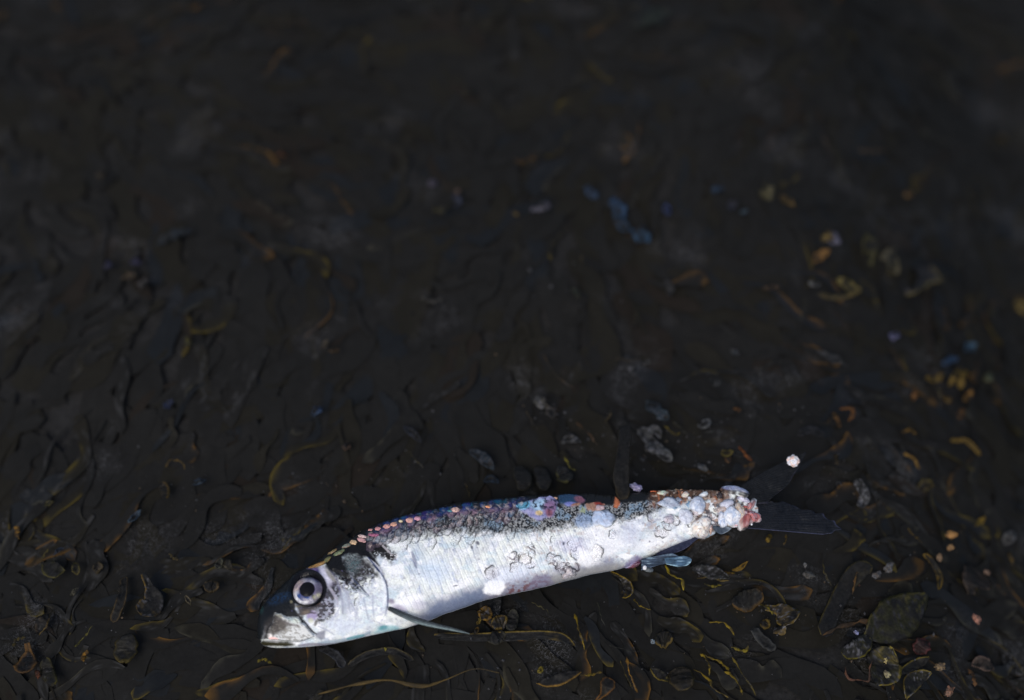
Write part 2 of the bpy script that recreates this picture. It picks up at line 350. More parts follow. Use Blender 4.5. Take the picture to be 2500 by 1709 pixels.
# ---------------- head
hd = 1-sstep(880, 930, X+.25*(Y-1400))
black = PG(hp([(-40,1440),(40,900),(100,760),(540,480),(740,330),(780,330),(880,360),(1000,430),(1080,520),(1100,640),(1080,760),(1000,860),(760,900),(650,860),(640,940),(740,1060),(800,1170),(720,1140),(690,1060),(500,1060),(330,1000),(290,1130),(180,1180),(130,1400),(60,1450)]), 3.2, nz=2.5)
col = mixc(col, PG(hp([(100,1180),(200,1100),(260,1200),(230,1400),(100,1420)]), 5), (70, 72, 82), .8)
col = mixc(col, black, (23, 26, 29))
col = mixc(col, EL(*h(400,770), 26, 10, -20, soft=.7)*spk(.45, .2), (30, 58, 92), .7)
col = mixc(col, EL(*h(110,930), 6, 11, soft=.6), (36, 62, 62), .7)
crown = PG(hp([(1120,260),(1100,200),(1160,60),(1400,-60),(1700,-150),(2050,-60),(2080,80),(1800,20),(1500,30),(1380,130),(1390,240),(1500,400),(1420,440),(1240,340),(1160,300)]), 4, nz=3)
# cheek, behind the eye
ck = PG(hp([(840,320),(1090,290),(1180,300),(1330,600),(1340,700),(1250,800),(1240,1000),(1010,1120),(960,1000),(760,930),(1000,860),(1090,700),(1060,540),(980,420)]), 5, nz=4)
col = mixc(col, ck, (118, 112, 130))
col = mixc(col, ck*spk(.5,.06), (60, 56, 66), .95)
col = mixc(col, ck*sstep(.5,.65,fbm(X/9+70,Y/14,6,3)), (190, 188, 204), .85)
col = mixc(col, ck*EL(*h(960,360), 20, 10, 30), (128, 100, 160), .8)
col = mixc(col, ck*EL(*h(1030,350), 9, 8), (50, 50, 100), .8)
col = mixc(col, EL(*h(1110,440), 9, 26, -25, soft=.5), (214, 212, 226), .9)
col = mixc(col, EL(*h(1190,400), 7, 22, -35, soft=.5), (150, 148, 140), .8)
col = mixc(col, EL(*h(1240,690), 17, 22, 0, soft=.4)*(.5+.5*sstep(.4, .6, n_md)), (62, 62, 66), .95)
col = mixc(col, EL(*h(1150,900), 16, 26, 15, soft=.5)*spk(.44, .06), (42, 42, 46), 1)
col = mixc(col, PG(hp([(940,960),(1240,880),(1260,1020),(1180,1100),(1000,1150)]), 7)*spk(.47, .05), (32, 32, 36), 1)
col = mixc(col, EL(*h(900,1040), 13, 12, 0, soft=.3), (150, 132, 176), .85)
col = mixc(col, EL(*h(880,1110), 7, 6, soft=.5), (200, 204, 176), .8)
col = mixc(col, EL(*h(960,1150), 4, 9, 20, soft=.5), (60, 50, 44), .8)
col = mixc(col, EL(*h(1390,960), 7, 22, -5, soft=.6), (150, 164, 178), .6)
col = mixc(col, LN(hp([(1180,330),(1290,480),(1370,800),(1380,1000)]), 3, 3), (112, 108, 134), .7)
col = mixc(col, LN(hp([(1320,560),(1450,700),(1480,900)]), 3, 4), (160, 156, 170), .6)
col = mixc(col, PG(hp([(630,860),(860,900),(1060,800),(1040,960),(960,960),(880,970),(800,1010),(750,1070),(690,1010)]), 5, nz=6), (58, 52, 52), .97)
col = mixc(col, PG(hp([(1080,560),(1180,540),(1330,640),(1330,760),(1250,800),(1230,1020),(1100,1060),(1000,1010),(960,960),(1060,860)]), 7, nz=8)*sstep(.38, .6, fbm(X/8+5, Y/12, 66, 3)), (66, 64, 70), .95)
col = mixc(col, LN(hp([(1100,520),(1200,640),(1290,800),(1300,900)]), 4, 3), (176, 172, 186), .8)
# opercle: dark upper half, silver teal spot, speckled border
opd = PG(hp([(1230,340),(1380,120),(1500,30),(1700,90),(1800,220),(1960,430),(1760,440),(1620,560),(1560,640),(1440,520),(1300,420)]), 10, nz=9)
col = mixc(col, opd, (33, 30, 33), .985)
col = mixc(col, opd*(1-spk(.42, .05)), (120, 126, 128), .7)
col = mixc(col, PG(hp([(1250,350),(1420,420),(1560,560),(1600,640),(1500,720),(1320,560)]), 8, nz=6)*spk(.42, .06), (32, 28, 32), 1)
col = mixc(col, PG(hp([(1760,430),(1560,560),(1580,660),(1760,560),(1900,430)]), 12, nz=8)*spk(.47, .05), (44, 46, 54), 1)
col = mixc(col, EL(*h(1540,230), 16, 24, 15, soft=.6)*spk(.51, .06), (110, 136, 140), .5)
col = mixc(col, EL(*h(1480,110), 22, 10, 0, soft=.5)*spk(.53, .06), (150, 158, 156), .6)
col = mixc(col, crown, (24, 24, 25))
col = mixc(col, LN(hp([(1500,440),(1600,530),(1700,640),(1780,720)]), 3.5, 1.5), (40, 52, 80), .85)
q1 = lambda L: [(600+a/3.873, 1250+b/3.873) for a, b in L]
col = mixc(col, PG(q1([(760,400),(980,330),(1150,340),(1240,470),(1300,560),(1340,700),(1300,640),(1220,530),(1150,440),(1050,400),(960,385),(900,430),(870,560),(960,600),(880,600),(800,560),(760,500)]), 4, nz=4), (22, 22, 24))
col = mixc(col, PG(q1([(1100,300),(1290,290),(1420,400),(1400,480),(1290,430),(1200,400)]), 6, nz=8)*spk(.40, .05), (34, 31, 31), 1)
# shoulder behind the opercle
v4 = lambda a, b: (850+a/7.946, 1200+b/7.946)
col = mixc(col, PG([v4(*p) for p in [(380,1020),(480,990),(700,1110),(900,1260),(880,1330),(700,1250),(560,1200),(520,1290),(420,1200)]], 5, nz=6)*(.9*spk(.40, .06)+.1), (32, 30, 30), 1)
col = mixc(col, PG([v4(*p) for p in [(360,1040),(470,1250),(640,1540),(560,1500),(420,1330),(330,1180)]], 3, nz=2), (22, 22, 26), .95)
col = mixc(col, LN([v4(370,1290), v4(470,1370), v4(590,1480), v4(650,1560)], 4.5, 2), (196, 198, 204), .9)
col = mixc(col, LN([v4(560,960), v4(650,1030), v4(760,1140), v4(860,1240)], 3, 2), (190, 184, 186), .8)
col = mixc(col, LN([v4(1240,1180), v4(1290,1330), v4(1320,1470)], 6, 3), (120, 124, 150), .7)
# opercle rear edge
opedge = [(899,1361),(916,1382),(933,1405),(943,1428),(947,1455),(946,1480),(940,1502),(925,1526),(902,1545)]
col = mixc(col, LN(opedge[:6], 3.0, 2), (56, 70, 120), .7)
col = mixc(col, LN(opedge[4:7], 2.0, 3), (130, 138, 168), .6)
col = mixc(col, LN([(928,1400),(938,1424),(941,1452),(936,1480)], 3, 4), (236, 240, 244), .8)
col = mixc(col, EL(955,1468,9,6,20,soft=.6), (120,106,134), .8)
col = mixc(col, EL(975,1484,17,7,20,soft=.6), (150,140,172), .7)
col = mixc(col, EL(955,1487,13,5,20,soft=.5), (58,66,84), .8)
col = mixc(col, PG([(905,1548),(925,1530),(960,1525),(985,1534),(950,1545)], 5, nz=5), (140,196,204), .7)
col = mixc(col, EL(935,1532,11,6,-10,soft=.6), (60,140,150), .75)
# rays and creases over the gill plate
for a_, b_ in (((1380,560),(1500,1000)),((1440,640),(1620,1060)),((1600,900),(1560,1240)),((1340,900),(1180,1180)),((1700,760),(1780,1100)),((1000,1200),(1240,1330)),((1840,700),(1860,1060))):
    p_ = [h(*a_), h((a_[0]+b_[0])/2+40*(rng.random()-.3), (a_[1]+b_[1])/2), h(*b_)]
    col = mixc(col, LN(p_, 1.6, 2.6), (158, 164, 184), .6)
col = mixc(col, PG(hp([(1350,640),(1450,700),(1480,900),(1440,1000),(1380,1010),(1350,860)]), 8, nz=8), (176, 182, 196), .75)
col = mixc(col, PG(hp([(1180,1120),(1500,1060),(1750,1180),(1600,1300),(1250,1330)]), 16, nz=14), (214, 222, 234), .8)
col = mixc(col, sstep(.56, .64, fbm(X/7+3, Y/5, 95, 3))*(X < 945)*(1-black)*sstep(760, 790, X)*(1-sstep(1520, 1545, Y))*sstep(.3, .5, tt), (186, 190, 206), .6)
# throat, jaw
col = mixc(col, PG(hp([(970,1310),(1010,1275),(1100,1270),(1110,1330),(1100,1390),(1040,1410),(950,1380)]), 3, nz=3), (116, 118, 134), .8)
col = mixc(col, LN(hp([(1000,1470),(1300,1440),(1600,1380),(1800,1290)]), 6, 5), (150, 172, 188), .7)
col = mixc(col, LN(hp([(1450,1395),(1600,1360),(1700,1340)]), 4, 4), (84, 160, 170), .7)
col = mixc(col, LN(hp([(700,1500),(900,1480),(1100,1490),(1300,1470)]), 4, 3), (130, 120, 136), .7)
# maxilla plate (cream) and mouth line
mx = PG(hp([(330,1010),(420,1010),(520,1070),(660,1060),(720,1110),(730,1160),(800,1180),(920,1330),(930,1360),(700,1430),(500,1420),(240,1400),(190,1340),(230,1210),(290,1150)]), 2.5, nz=1.5)
col = mixc(col, mx, (214, 216, 214))
col = mixc(col, mx*EL(*h(640,1110), 15, 7, 10, soft=.5), (205, 216, 205), .9)
col = mixc(col, mx*EL(*h(390,1040), 11, 6, 20, soft=.5), (190, 190, 172), .9)
col = mixc(col, mx*PG(hp([(290,1040),(420,1060),(560,1180),(520,1260),(440,1290),(280,1350),(230,1270)]), 8, nz=8), (62, 54, 48), .95)
col = mixc(col, mx*sstep(.52, .62, fbm(X/9+Y/7, Y/3.5-X/6, 91, 3)), (120, 116, 108), .7)
col = mixc(col, mx*LN(hp([(330,1040),(430,1110),(560,1170),(690,1190)]), 3, 4), (84, 76, 74), .7)
col = mixc(col, mx*LN(hp([(500,1060),(600,1100)]), 4, 5), (130, 150, 156), .6)
col = mixc(col, EL(*h(255,1345), 5, 5, soft=.5), (255, 246, 240))
col = mixc(col, LN(hp([(240,1385),(310,1378),(380,1400)]), 4, 2), (250, 205, 196))
col = mixc(col, LN(hp([(220,1412),(300,1415),(380,1420)]), 2, 1.5), (70, 34, 36), .9)
col = mixc(col, LN(hp([(380,1425),(560,1440),(700,1450),(830,1410),(930,1370)]), 3.5, 2), (64, 72, 84), .85)
col = mixc(col, LN(hp([(770,1110),(850,1220),(920,1300),(970,1330)]), 3.2, 1.5), (40, 40, 54), .9)
col = mixc(col, LN(hp([(770,1020),(860,990),(960,1000)]), 2.5, 2), (40, 34, 38), .8)
col = mixc(col, LN(hp([(650,900),(760,890),(880,890),(990,850),(1080,760)]), 2.2, 2), (120, 112, 90), .6)
col = mixc(col, EL(*h(1000,830), 8, 4, -35, soft=.4), (206, 150, 80), .95)
col = mixc(col, EL(*h(585,825), 3.5, 3.5, soft=.5), (116, 112, 92), .9)
col = mixc(col, EL(*h(800,990), 10, 5, -20, soft=.5), (110, 96, 84), .7)
col = mixc(col, PG(hp([(150,1180),(330,990),(360,1060),(300,1200),(250,1280),(215,1380),(150,1400)]), 7, nz=6), (44, 42, 42), .97)
# olive lower jaw rim
col = mixc(col, PG(hp([(60,1480),(120,1430),(520,1450),(640,1490),(500,1520),(200,1510)]), 3, nz=2), (52, 50, 34), 1)
# eye socket ring
EX, EY = 751, 1440
rr = np.hypot(X-EX, Y-EY)
col = mixc(col, (1-sstep(43, 47, np.hypot(X-EX-3.5, Y-EY+3))), (18, 18, 22))
# small marks on the flank
for a in ((1112,1430,6,1.6,-12),(1166,1326,4,6,-40),(1152,1336,3,5,-20),(1376,1327,3,4,0),(1586,1322,1.5,2,0)):
    col = mixc(col, EL(*a, soft=.5), (66, 70, 92), .85)
for i in range(60):
    q = rng.random(6); a = (700+1000*q[0], 1230+300*q[1])
    col = mixc(col, EL(*a, 1.5+2*q[2], 1+1.2*q[3], 180*q[4], soft=.6)*(tt > .3), (100, 96, 130), .5)
col = np.where(front[..., None], col, lin((190, 196, 205)))

# relief (metres)
dsp = np.zeros(X.shape)
dsp -= .0016*(1-sstep(30, 44, rr)); dsp += .0005*np.exp(-((rr-47)/5)**2)
dsp -= .00055*flank*sstep(.8, .98, wav)*.5
dsp -= .0004*bandl*(tt < tb+.05)
dop, _ = pdist(catmull(opedge, 40), X, Y)
inside = PG([(780,1360)]+opedge+[(820,1572),(760,1570)], .8)
dsp += .0007*inside*np.exp(-dop/20)*(1-.8*sstep(1440, 1500, Y))
dsp -= .0006*LN(hp([(1230,340),(1420,440),(1600,560),(1780,720)]), 5, 6)
dsp += .0008*mx; dsp += .0005*ck*n_md
dsp -= .0008*LN(hp([(770,1110),(850,1220),(920,1300),(970,1330)]), 3, 4)
dsp -= .0009*LN(hp([(100,1430),(300,1420),(560,1445),(700,1455),(830,1420),(930,1380)]), 3, 4)
dsp += .0010*p1*(.4+fbm(X/8, Y/8, 5, 3))+.0008*p2+.0008*p3
dsp += .0005*ru*fbm(X/6, Y/6, 2, 3)
dsp += .00075*(fbm(X/45, Y/30, 4, 3)-.5)*sstep(930, 1000, X)+.00018*(n_md-.5)
dsp += .0005*dark*spk(.5, .2)*.25
Pd = P+Nn*dsp[..., None]
nr = NF+NB
V = Pd.reshape(-1, 3); capa = len(V)
V = np.vstack([V, Pd[0].mean(0)-.0004*norm(Pd[10].mean(0)-Pd[0].mean(0)), Pd[-1].mean(0)])
F = grid_faces(NS, nr, True)
j = np.arange(nr); j2 = (j+1) % nr
cap0 = np.stack([np.full(nr, capa), j2, j, j], 1); b0 = (NS-1)*nr
cap1 = np.stack([np.full(nr, capa+1), b0+j, b0+j2, b0+j2], 1)
# close the two small end rings with quads made of pairs
cap0 = np.stack([np.full(nr//2, capa), j[2::2].tolist()+[0], j[1::2], j[0::2]], 1)
cap1 = np.stack([np.full(nr//2, capa+1), b0+j[0::2], b0+j[1::2], b0+np.array(j[2::2].tolist()+[0])], 1)
F = np.vstack([F, cap0, cap1])
cc = np.vstack([col.reshape(-1, 3), col[0].mean(0), col[-1].mean(0)])

fish = bpy.data.objects.new('dead_fish', None); C.objects.link(fish)
fish.empty_display_size = .02
tag(fish, 'dead silver fish lying on its side on dark seaweed, scales torn near the tail', 'fish')
body = new_obj('body', V, F, M_skin, cc, fish)

# surface lookup on the near flank
Xf, Yf, Pf, Nf, Cf = X[:, :NF], Y[:, :NF], Pd[:, :NF], Nn[:, :NF], col[:, :NF]
def surf(px, py):
    vis = (Nf@cF) < .1
    d = (Xf-px)**2+(Yf-py)**2+np.where(vis, 0, 1e5)
    i = np.unravel_index(np.argmin(d), d.shape)
    return Pf[i], Nf[i], Cf[i]
def body_col(P_):
    sh = P_.shape[:-1]; q = P_.reshape(-1, 3); x, y = proj(q)
    d = (Xf[::8, ::4]-x.mean())**2+(Yf[::8, ::4]-y.mean())**2; i0, j0 = np.unravel_index(np.argmin(d), d.shape); i0 *= 8; j0 *= 4
    i1, i2, j1, j2 = max(0, i0-36), min(NS, i0+36), max(2, j0-70), min(NF-2, j0+70)
    a, b = Xf[i1:i2, j1:j2].ravel(), Yf[i1:i2, j1:j2].ravel(); c = Cf[i1:i2, j1:j2].reshape(-1, 3)
    k = ((a[None]-x[:, None])**2+(b[None]-y[:, None])**2).argmin(1)
    return c[k].reshape(sh+(3,))
def frame(n, ang=0):
    u = norm(cR-n*(cR@n)); v = np.cross(n, u); a = R_(ang)
    return u*math.cos(a)+v*math.sin(a), -u*math.sin(a)+v*math.cos(a)

# ------------------------------------------------------------------ eye
pe, ne, _ = surf(EX, EY)
ne = norm(ne*.75+fn*.25); u, v = frame(ne)
def dome(r0, r1, h0, h1, na, nr_, centre, colf):
    th = np.linspace(0, 2*math.pi, na, endpoint=False); r = np.linspace(r0, r1, nr_)
    k = np.linspace(0, 1, nr_); z = h0+(h1-h0)*(1-np.cos(k*math.pi/2))
    P_ = centre+(r[:, None, None]*(np.cos(th)[None, :, None]*u+np.sin(th)[None, :, None]*v))+z[:, None, None]*ne
    P_ = P_.repeat(1, 0); A, B = np.meshgrid(k, th, indexing='ij')
    return P_.reshape(-1, 3), grid_faces(nr_, na, True), colf(A.ravel(), B.ravel())
def iris_col(k, th):
    d = np.degrees(th) % 360
    n = fbm(np.cos(th)*3+k*2, np.sin(th)*3, 3, 3)
    c = np.ones((len(k), 3))*lin((232, 232, 232))
    m = lambda a, w: np.minimum(1, 1.8*np.exp(-(((d-a+180+14*(n-.5)) % 360-180)/w)**2))
    c = mixc(c, m(150, 34), (184, 160, 146), .9); c = mixc(c, m(0, 34), (128, 120, 146), .9)
    c = mixc(c, m(66, 34)*(.55+.45*sstep(.1, .7, k)), (70, 72, 104), .95); c = mixc(c, m(345, 22), (84, 76, 96), .7); c = mixc(c, m(255, 40)*(k > .5), (240, 242, 244), .95)
    c = mixc(c, m(248, 46)*(1-sstep(.42, .6, k+.3*(n-.5))), (36, 66, 124), 1); c = mixc(c, m(312, 9), (60, 60, 50), .9)
    c = mixc(c, m(325, 14)*sstep(.1, .5, k), (200, 196, 160), .8)
    c = mixc(c, sstep(.55, .66, n), (120, 108, 140), .5)
    c = mixc(c, sstep(.46, .6, fbm(np.cos(th)*2+9, np.sin(th)*2, k*2.5, 4)), (96, 90, 110), .55)
    c = mixc(c, m(78, 30)*sstep(.45, .8, k), (26, 28, 40), .95)
    c = mixc(c, sstep(.80, .95, k+.2*(n-.5)), (24, 24, 32)); c = mixc(c, 1-sstep(.0, .12, k), (40, 34, 70), .8)
    return c
ec = pe+ne*.0004
vv, ff, c_ = dome(17.5*PX, 36*PX, .0021, .0004, 96, 16, ec, iris_col)
eye = new_obj('eye', vv, ff, M_iris, c_, fish)
vv, ff, c_ = dome(.01*PX, 19.6*PX, .0027, .0019, 64, 10, ec-(v*-.6+u*.6)*PX, lambda k, th: np.ones((len(k), 3))*lin((24, 24, 27)))
new_obj('pupil', vv, ff, M_pupil, c_, eye)

# ------------------------------------------------------------------ lumps, scales, flaps
def uv_ball(n=36, m=24):
    th = np.linspace(0, math.pi, m)[:, None]; ph = np.linspace(0, 2*math.pi, n, endpoint=False)[None]
    return np.stack([np.sin(th)*np.cos(ph), np.sin(th)*np.sin(ph), np.cos(th)*np.ones_like(ph)], -1)
def lump(px, py, rx, ry, rz, ang, cols, name='flesh_lump', amp=.25, freq=2.2, sink=.3, parent=None, seed=0, mat=None, spots=None, pos=None, label=None):
    if pos is None:
        p, n, _ = surf(px, py)
    else: p, n = pos
    u, v = frame(n, ang)
    S_ = uv_ball(); q = S_*freq+seed*3.7
    d = 1+amp*(fbm(q[..., 0], q[..., 1], q[..., 2], 4)-.5)*2
    if name == 'flesh_lump': d = d+.55*amp*(np.abs(fbm(q[..., 0]*1.9+3, q[..., 1]*1.9, q[..., 2]*1.9, 3)-.5)*-4+.6)+1.9*amp*(n3(S_[..., 0]*1.2+seed*2.1, S_[..., 1]*1.2, 5)-.5)*2
    L = S_*d[..., None]*np.array([rx, ry, rz])*PX
    Pn = p+L[..., 0:1]*u+L[..., 1:2]*v+(L[..., 2:3]+rz*PX*(.5-sink))*n
    cn = fbm(q[..., 0]*1.1+9, q[..., 1]*1.1, q[..., 2]*1.1, 4)
    c = np.ones(Pn.shape)*lin(cols[0])
    for i, cc_ in enumerate(cols[1:]):
        nn = fbm(q[..., 0]*1.3+9+i*5, q[..., 1]*1.3+i*11, q[..., 2]*1.3, 4)
        c = mixc(c, sstep(.48, .62, nn), cc_, .9)
    if spots:
        c = mixc(c, sstep(.64, .70, n3(q[..., 0]*5, q[..., 1]*5, q[..., 2]*5)*.6+.4*n3(q[..., 0]*9, q[..., 1]*9, q[..., 2]*9)), spots, .9)
    # darker thin membrane at the foot
    if name == 'flesh_lump':
        c = mixc(c, sstep(.52, .66, fbm(q[..., 0]*2.6+31, q[..., 1]*2.6, q[..., 2]*2.6, 3)), (168, 168, 182), .6)
        if pos is None:
            bm_ = (1-sstep(.1, .7, S_[..., 2]+.5*(cn-.5)))[..., None]; c = c*(1-bm_)+body_col(Pn)*bm_
    o = new_obj(name, Pn.reshape(-1, 3), grid_faces(S_.shape[0], S_.shape[1], True), mat or M_flesh, c.reshape(-1, 3), parent)
    if label: o['label'] = label
    return o
WB, LB, PK, CR_ = (226, 230, 238), (190, 204, 226), (232, 208, 204), (238, 234, 224)
LUMPS = [
 (1794,1203,29,17,13,-8,[(178,186,214),(220,226,236),(120,128,176)],.22,(40,44,70),'pale lilac lump at the top of the tail base'),
 (1815,1222,13,10,10,-30,[(214,212,226),(190,186,210)],.3,(60,56,80),None),
 (1773,1232,16,11,11,20,[(208,210,224),(190,192,208)],.2,None,None),
 (1788,1258,22,24,17,0,[WB,(244,244,244),LB],.18,None,None),
 (1789,1278,15,8,10,0,[WB,(232,180,184)],.2,(190,70,80),None),
 (1765,1268,13,17,12,0,[LB,WB],.2,None,None),
 (1808,1250,14,22,12,0,[(214,196,172),(200,170,150)],.25,(120,90,70),'tan raw edge of the tail base'),
 (1824,1248,15,20,14,0,[(188,112,106),(206,140,130),(130,60,62)],.9,(70,30,30),'raw pink torn flesh at the tail base'),
 (1832,1262,9,10,9,20,[(190,116,116),(146,70,76)],.95,(90,34,40),'raw pink torn flesh at the tail base'),
 (1713,1286,24,23,17,0,[CR_,(246,246,244),(226,206,190)],.16,(150,130,110),None),
 (1732,1290,9,16,9,0,[(214,180,160),(190,160,150)],.2,(120,60,50),None),
 (1724,1309,20,9,10,5,[(150,166,176),(196,206,216)],.25,None,None),
 (1706,1234,20,20,14,25,[(206,216,232),(228,232,240),(176,190,214)],.16,None,None),
 (1701,1250,12,11,9,0,[(206,192,192),(214,206,210)],.15,None,None),
 (1716,1210,14,7,9,32,[(236,238,240),(206,220,222)],.15,None,'small white scale lump on the rusty back'),
 (1672,1212,10,8,8,20,[(214,190,180),(220,222,200)],.2,None,None),
 (1680,1234,6,9,5,0,[(110,150,180),(180,200,212)],.2,None,'sky blue scale chip on the rusty back'),
 (1619,1205,13,6,6,10,[(196,214,190),(226,190,160)],.2,None,None),
 (1629,1231,24,14,9,-5,[(170,180,196),(196,206,218)],.25,(70,90,120),None),
 (1648,1236,9,9,6,0,[(120,150,176),(186,200,214)],.2,(40,60,90),None),
 (1673,1262,17,18,10,0,[(218,222,234),WB],.15,None,None),
 (1635,1268,14,11,7,10,[(214,204,210),(196,190,200)],.25,(90,80,90),None),
 (1758,1245,14,12,8,0,[(190,170,160),(200,190,186)],.25,(110,86,80),None),
 (1473,1262,22,19,6,40,[(186,204,230),(206,216,236),(150,166,190)],.35,None,'pale blue lump of loosened skin under the back'),
 (1465,1242,12,8,5,0,[(176,150,150),(196,176,180)],.2,None,None),
 (1548,1190,8,11,7,80,[(110,104,140),(170,164,190)],.5,(40,36,60),'small purple stub of the dorsal fin'),
 (1388,1399,17,14,8,20,[(190,180,178),(206,200,200)],.25,(90,74,80),None),
 (1552,1387,16,8,4,-10,[(104,44,62),(126,64,90)],.6,None,'dark red swollen vent'),
 (1560,1391,9,6,5,0,[(140,70,100),(110,44,66)],.5,None,None),
]
for i in range(16):
    q = rng.random(8); x = 1610+235*q[0]**.7; t_ = q[1]**1.6*.6 if x > 1690 else q[1]*.25
    yy = np.interp(x, Tp[:, 0], Tp[:, 1]); hh_ = np.interp(x, Tp[:, 0], H)/PX*2*.93; y = yy+4+t_*hh_
    if x > 1842: continue
    rc = [(226,230,236),(200,190,184),(214,220,232),(120,96,84),(60,52,54),(180,132,108),(150,160,176)][int(q[2]*7)]
    if x > 1805 and q[3] < .6: rc = (196, 100, 98)
    lump(x, y, 3+6*q[4]**2, 2.5+5*q[5]**2, 3+3*q[6], 180*q[7], [rc, tuple(int(v_*.7) for v_ in rc)], name='skin_shred', amp=.8, freq=2.0, sink=.3, parent=fish, seed=100+i)
def ridge_pos(px, py):
    p = to_plane(np.array(float(px)), np.array(float(py))); return (p, norm(fn+.2*cU))
for i, (x, y, rx, ry, rz, a, cols, amp, sp, lb) in enumerate(LUMPS):
    rz *= .85
    outside = y < 1200 or (x > 1845)
    lump(x, y, rx, ry, rz, a, cols, amp=amp, spots=sp, seed=i+1, parent=fish, pos=ridge_pos(x, y) if outside else None, label=lb)

# loose and lifted scales: rounded plates with one dark thickened edge
def scale_plate(px, py, r, rim_ang, face, rim, name='loose_scale', lift=.35, aspect=1.0, span=75, tilt=12, rimk=1.0, mat=None, rimw=.14, irregular=.1, seed=0, parent=None, label=None, pos=None, blend=.55):
    p, n, _ = surf(px, py) if pos is None else pos+(None,)
    na, nr_ = 28, 7
    a0 = R_(rim_ang); tl = R_(tilt)
    u, v = frame(n, 0); e = u*math.cos(a0)+v*math.sin(a0)
    k = np.linspace(0.02, 1, nr_)[:, None]; th = np.linspace(0, 2*math.pi, na, endpoint=False)[None]
    rad = r*PX*k*(1+irregular*(fbm(np.cos(th)*1.7+seed, np.sin(th)*1.7, seed*.7, 3)-.5)*2)
    x = rad*np.cos(th); y = rad*np.sin(th)*aspect
    z = r*PX*(.05*(1-k**2)+lift*.2)+math.tan(tl)*(x*math.cos(a0)+y*math.sin(a0))+0*x
    top = p+x[..., None]*u+y[..., None]*v+z[..., None]*n
    bot = top-n*.00012-0*top
    d = np.degrees((th-a0+math.pi) % (2*math.pi)-math.pi)+0*k
    rm = sstep(1-rimw*1.6, 1-rimw*.6, k)*(1-sstep(span*.6, span, np.abs(d)+14*(n3(np.cos(th)*4+seed, np.sin(th)*4, 1)-.5)))
    nz = fbm(x/(r*PX)*3+seed, y/(r*PX)*3, seed, 3)
    c = np.ones(top.shape)*lin(face); c = c*(.82+.36*nz)[..., None]
    if pos is None:
        bc = body_col(top); kb = blend; c = c*(1-kb)+bc*kb
    c = mixc(c, (1-sstep(.0, .9, k))*sstep(.45, .65, nz), (206, 186, 176), .6*(blend < .8))
    c = mixc(c, rm*rimk, rim, .95)
    m_ = top.shape[0]*top.shape[1]
    F_ = grid_faces(nr_, na, True); Fb = grid_faces(nr_, na, True)[:, ::-1]+m_
    jj = np.arange(na); o_ = (nr_-1)*na; Fe = np.stack([o_+jj, o_+(jj+1) % na, m_+o_+(jj+1) % na, m_+o_+jj], 1)[:, ::-1]
    ob = new_obj(name, np.vstack([top.reshape(-1, 3), bot.reshape(-1, 3)]), np.vstack([F_, Fb, Fe]), mat or M_scale,
                 np.vstack([c.reshape(-1, 3)]*2), parent or fish)
    if label: ob['label'] = label
    return ob
LOOSE = [(1251,1365,15,60,(216,214,226)),(1281,1362,15,0,(206,186,176)),(1290,1352,14,45,(212,208,220)),(1295,1375,11,-70,(210,206,216)),
 (1257,1387,13,150,(214,202,198)),(1202,1400,17,130,(206,192,192)),(1293,1331,9,20,(224,228,238)),(1347,1362,13,110,(214,214,228)),
 (1361,1369,13,80,(196,196,220)),(1369,1386,13,190,(200,192,200)),(1394,1326,10,170,(222,226,238)),(1404,1354,13,220,(222,222,230)),
 (1456,1350,16,10,(226,220,222)),(1498,1304,12,170,(222,222,230)),(1352,1318,8,170,(214,220,232)),(1593,1263,14,160,(196,198,206)),
 (1612,1297,17,-100,(214,204,200)),(1645,1272,15,10,(206,200,206)),(1630,1285,13,250,(196,190,198)),(1694,1277,17,180,(206,210,222)),(1735,1262,12,40,(186,186,196)),
 (1746,1281,9,10,(186,182,196)),(877,1470,14,165,(206,206,218)),(1380,1400,12,200,(190,184,190)),(1395,1398,11,20,(196,190,196))]
for i, (x, y, r, a, f) in enumerate(LOOSE):
    scale_plate(x, y, r, a, f, (20, 16, 22), seed=i+1.3, lift=.22, tilt=8, irregular=.6, span=50+40*((i*37) % 10)/10, rimw=.15, blend=.8)
# rows of scales over the dark upper flank
def colf(px, py):
    return surf(px, py)[2]
topl = lambda x: np.interp(x, Tp[:, 0], Tp[:, 1])
hgt = lambda x: np.interp(x, Tp[:, 0], H)/PX*2*.95
k_ = 0
for row in range(6):
    for ci in range(30):
        x = 905+ci*19.5+(row % 2)*9.7+3*(rng.random()-.5)
        if x > 1262+20*(row < 2): continue
        t = .075+row*.052
        y = topl(x)+t*250+2*(rng.random()-.5)
        if row >= 3 and x < 960: continue
        q = rng.random()
        if row == 0: f = [(30,40,62),(26,32,44),(26,58,92),(24,62,72),(36,36,70)][int(q*5)]
        elif row == 1: f = [(34,52,104),(40,38,78),(110,88,112),(30,30,40),(44,66,110)][int(q*5)]
        elif row == 2: f = [(150,124,140),(134,116,132),(98,92,104),(158,134,142)][int(q*4)]
        elif row == 3: f = [(112,108,110),(96,98,102),(124,120,126)][int(q*3)]
        else: f = [(104,114,122),(92,98,100),(120,128,134),(84,96,110)][int(q*4)]
        f = tuple(int(v_*(.95, .85, .80, .78, .85, .85)[row]) for v_ in f)
        if row >= 3 and rng.random() < (.3, .6, .8)[row-3]: continue
        scale_plate(x, y, 12.5+2*rng.random(), -8+10*(rng.random()-.5), f, (30, 28, 34), name='flank_scale', aspect=1.25+.3*rng.random(), lift=.06, tilt=2.2, rimk=.85, span=50+30*rng.random(), rimw=.15, seed=k_*.37, irregular=.3, blend=.62 if row < 3 else .88)
        k_ += 1
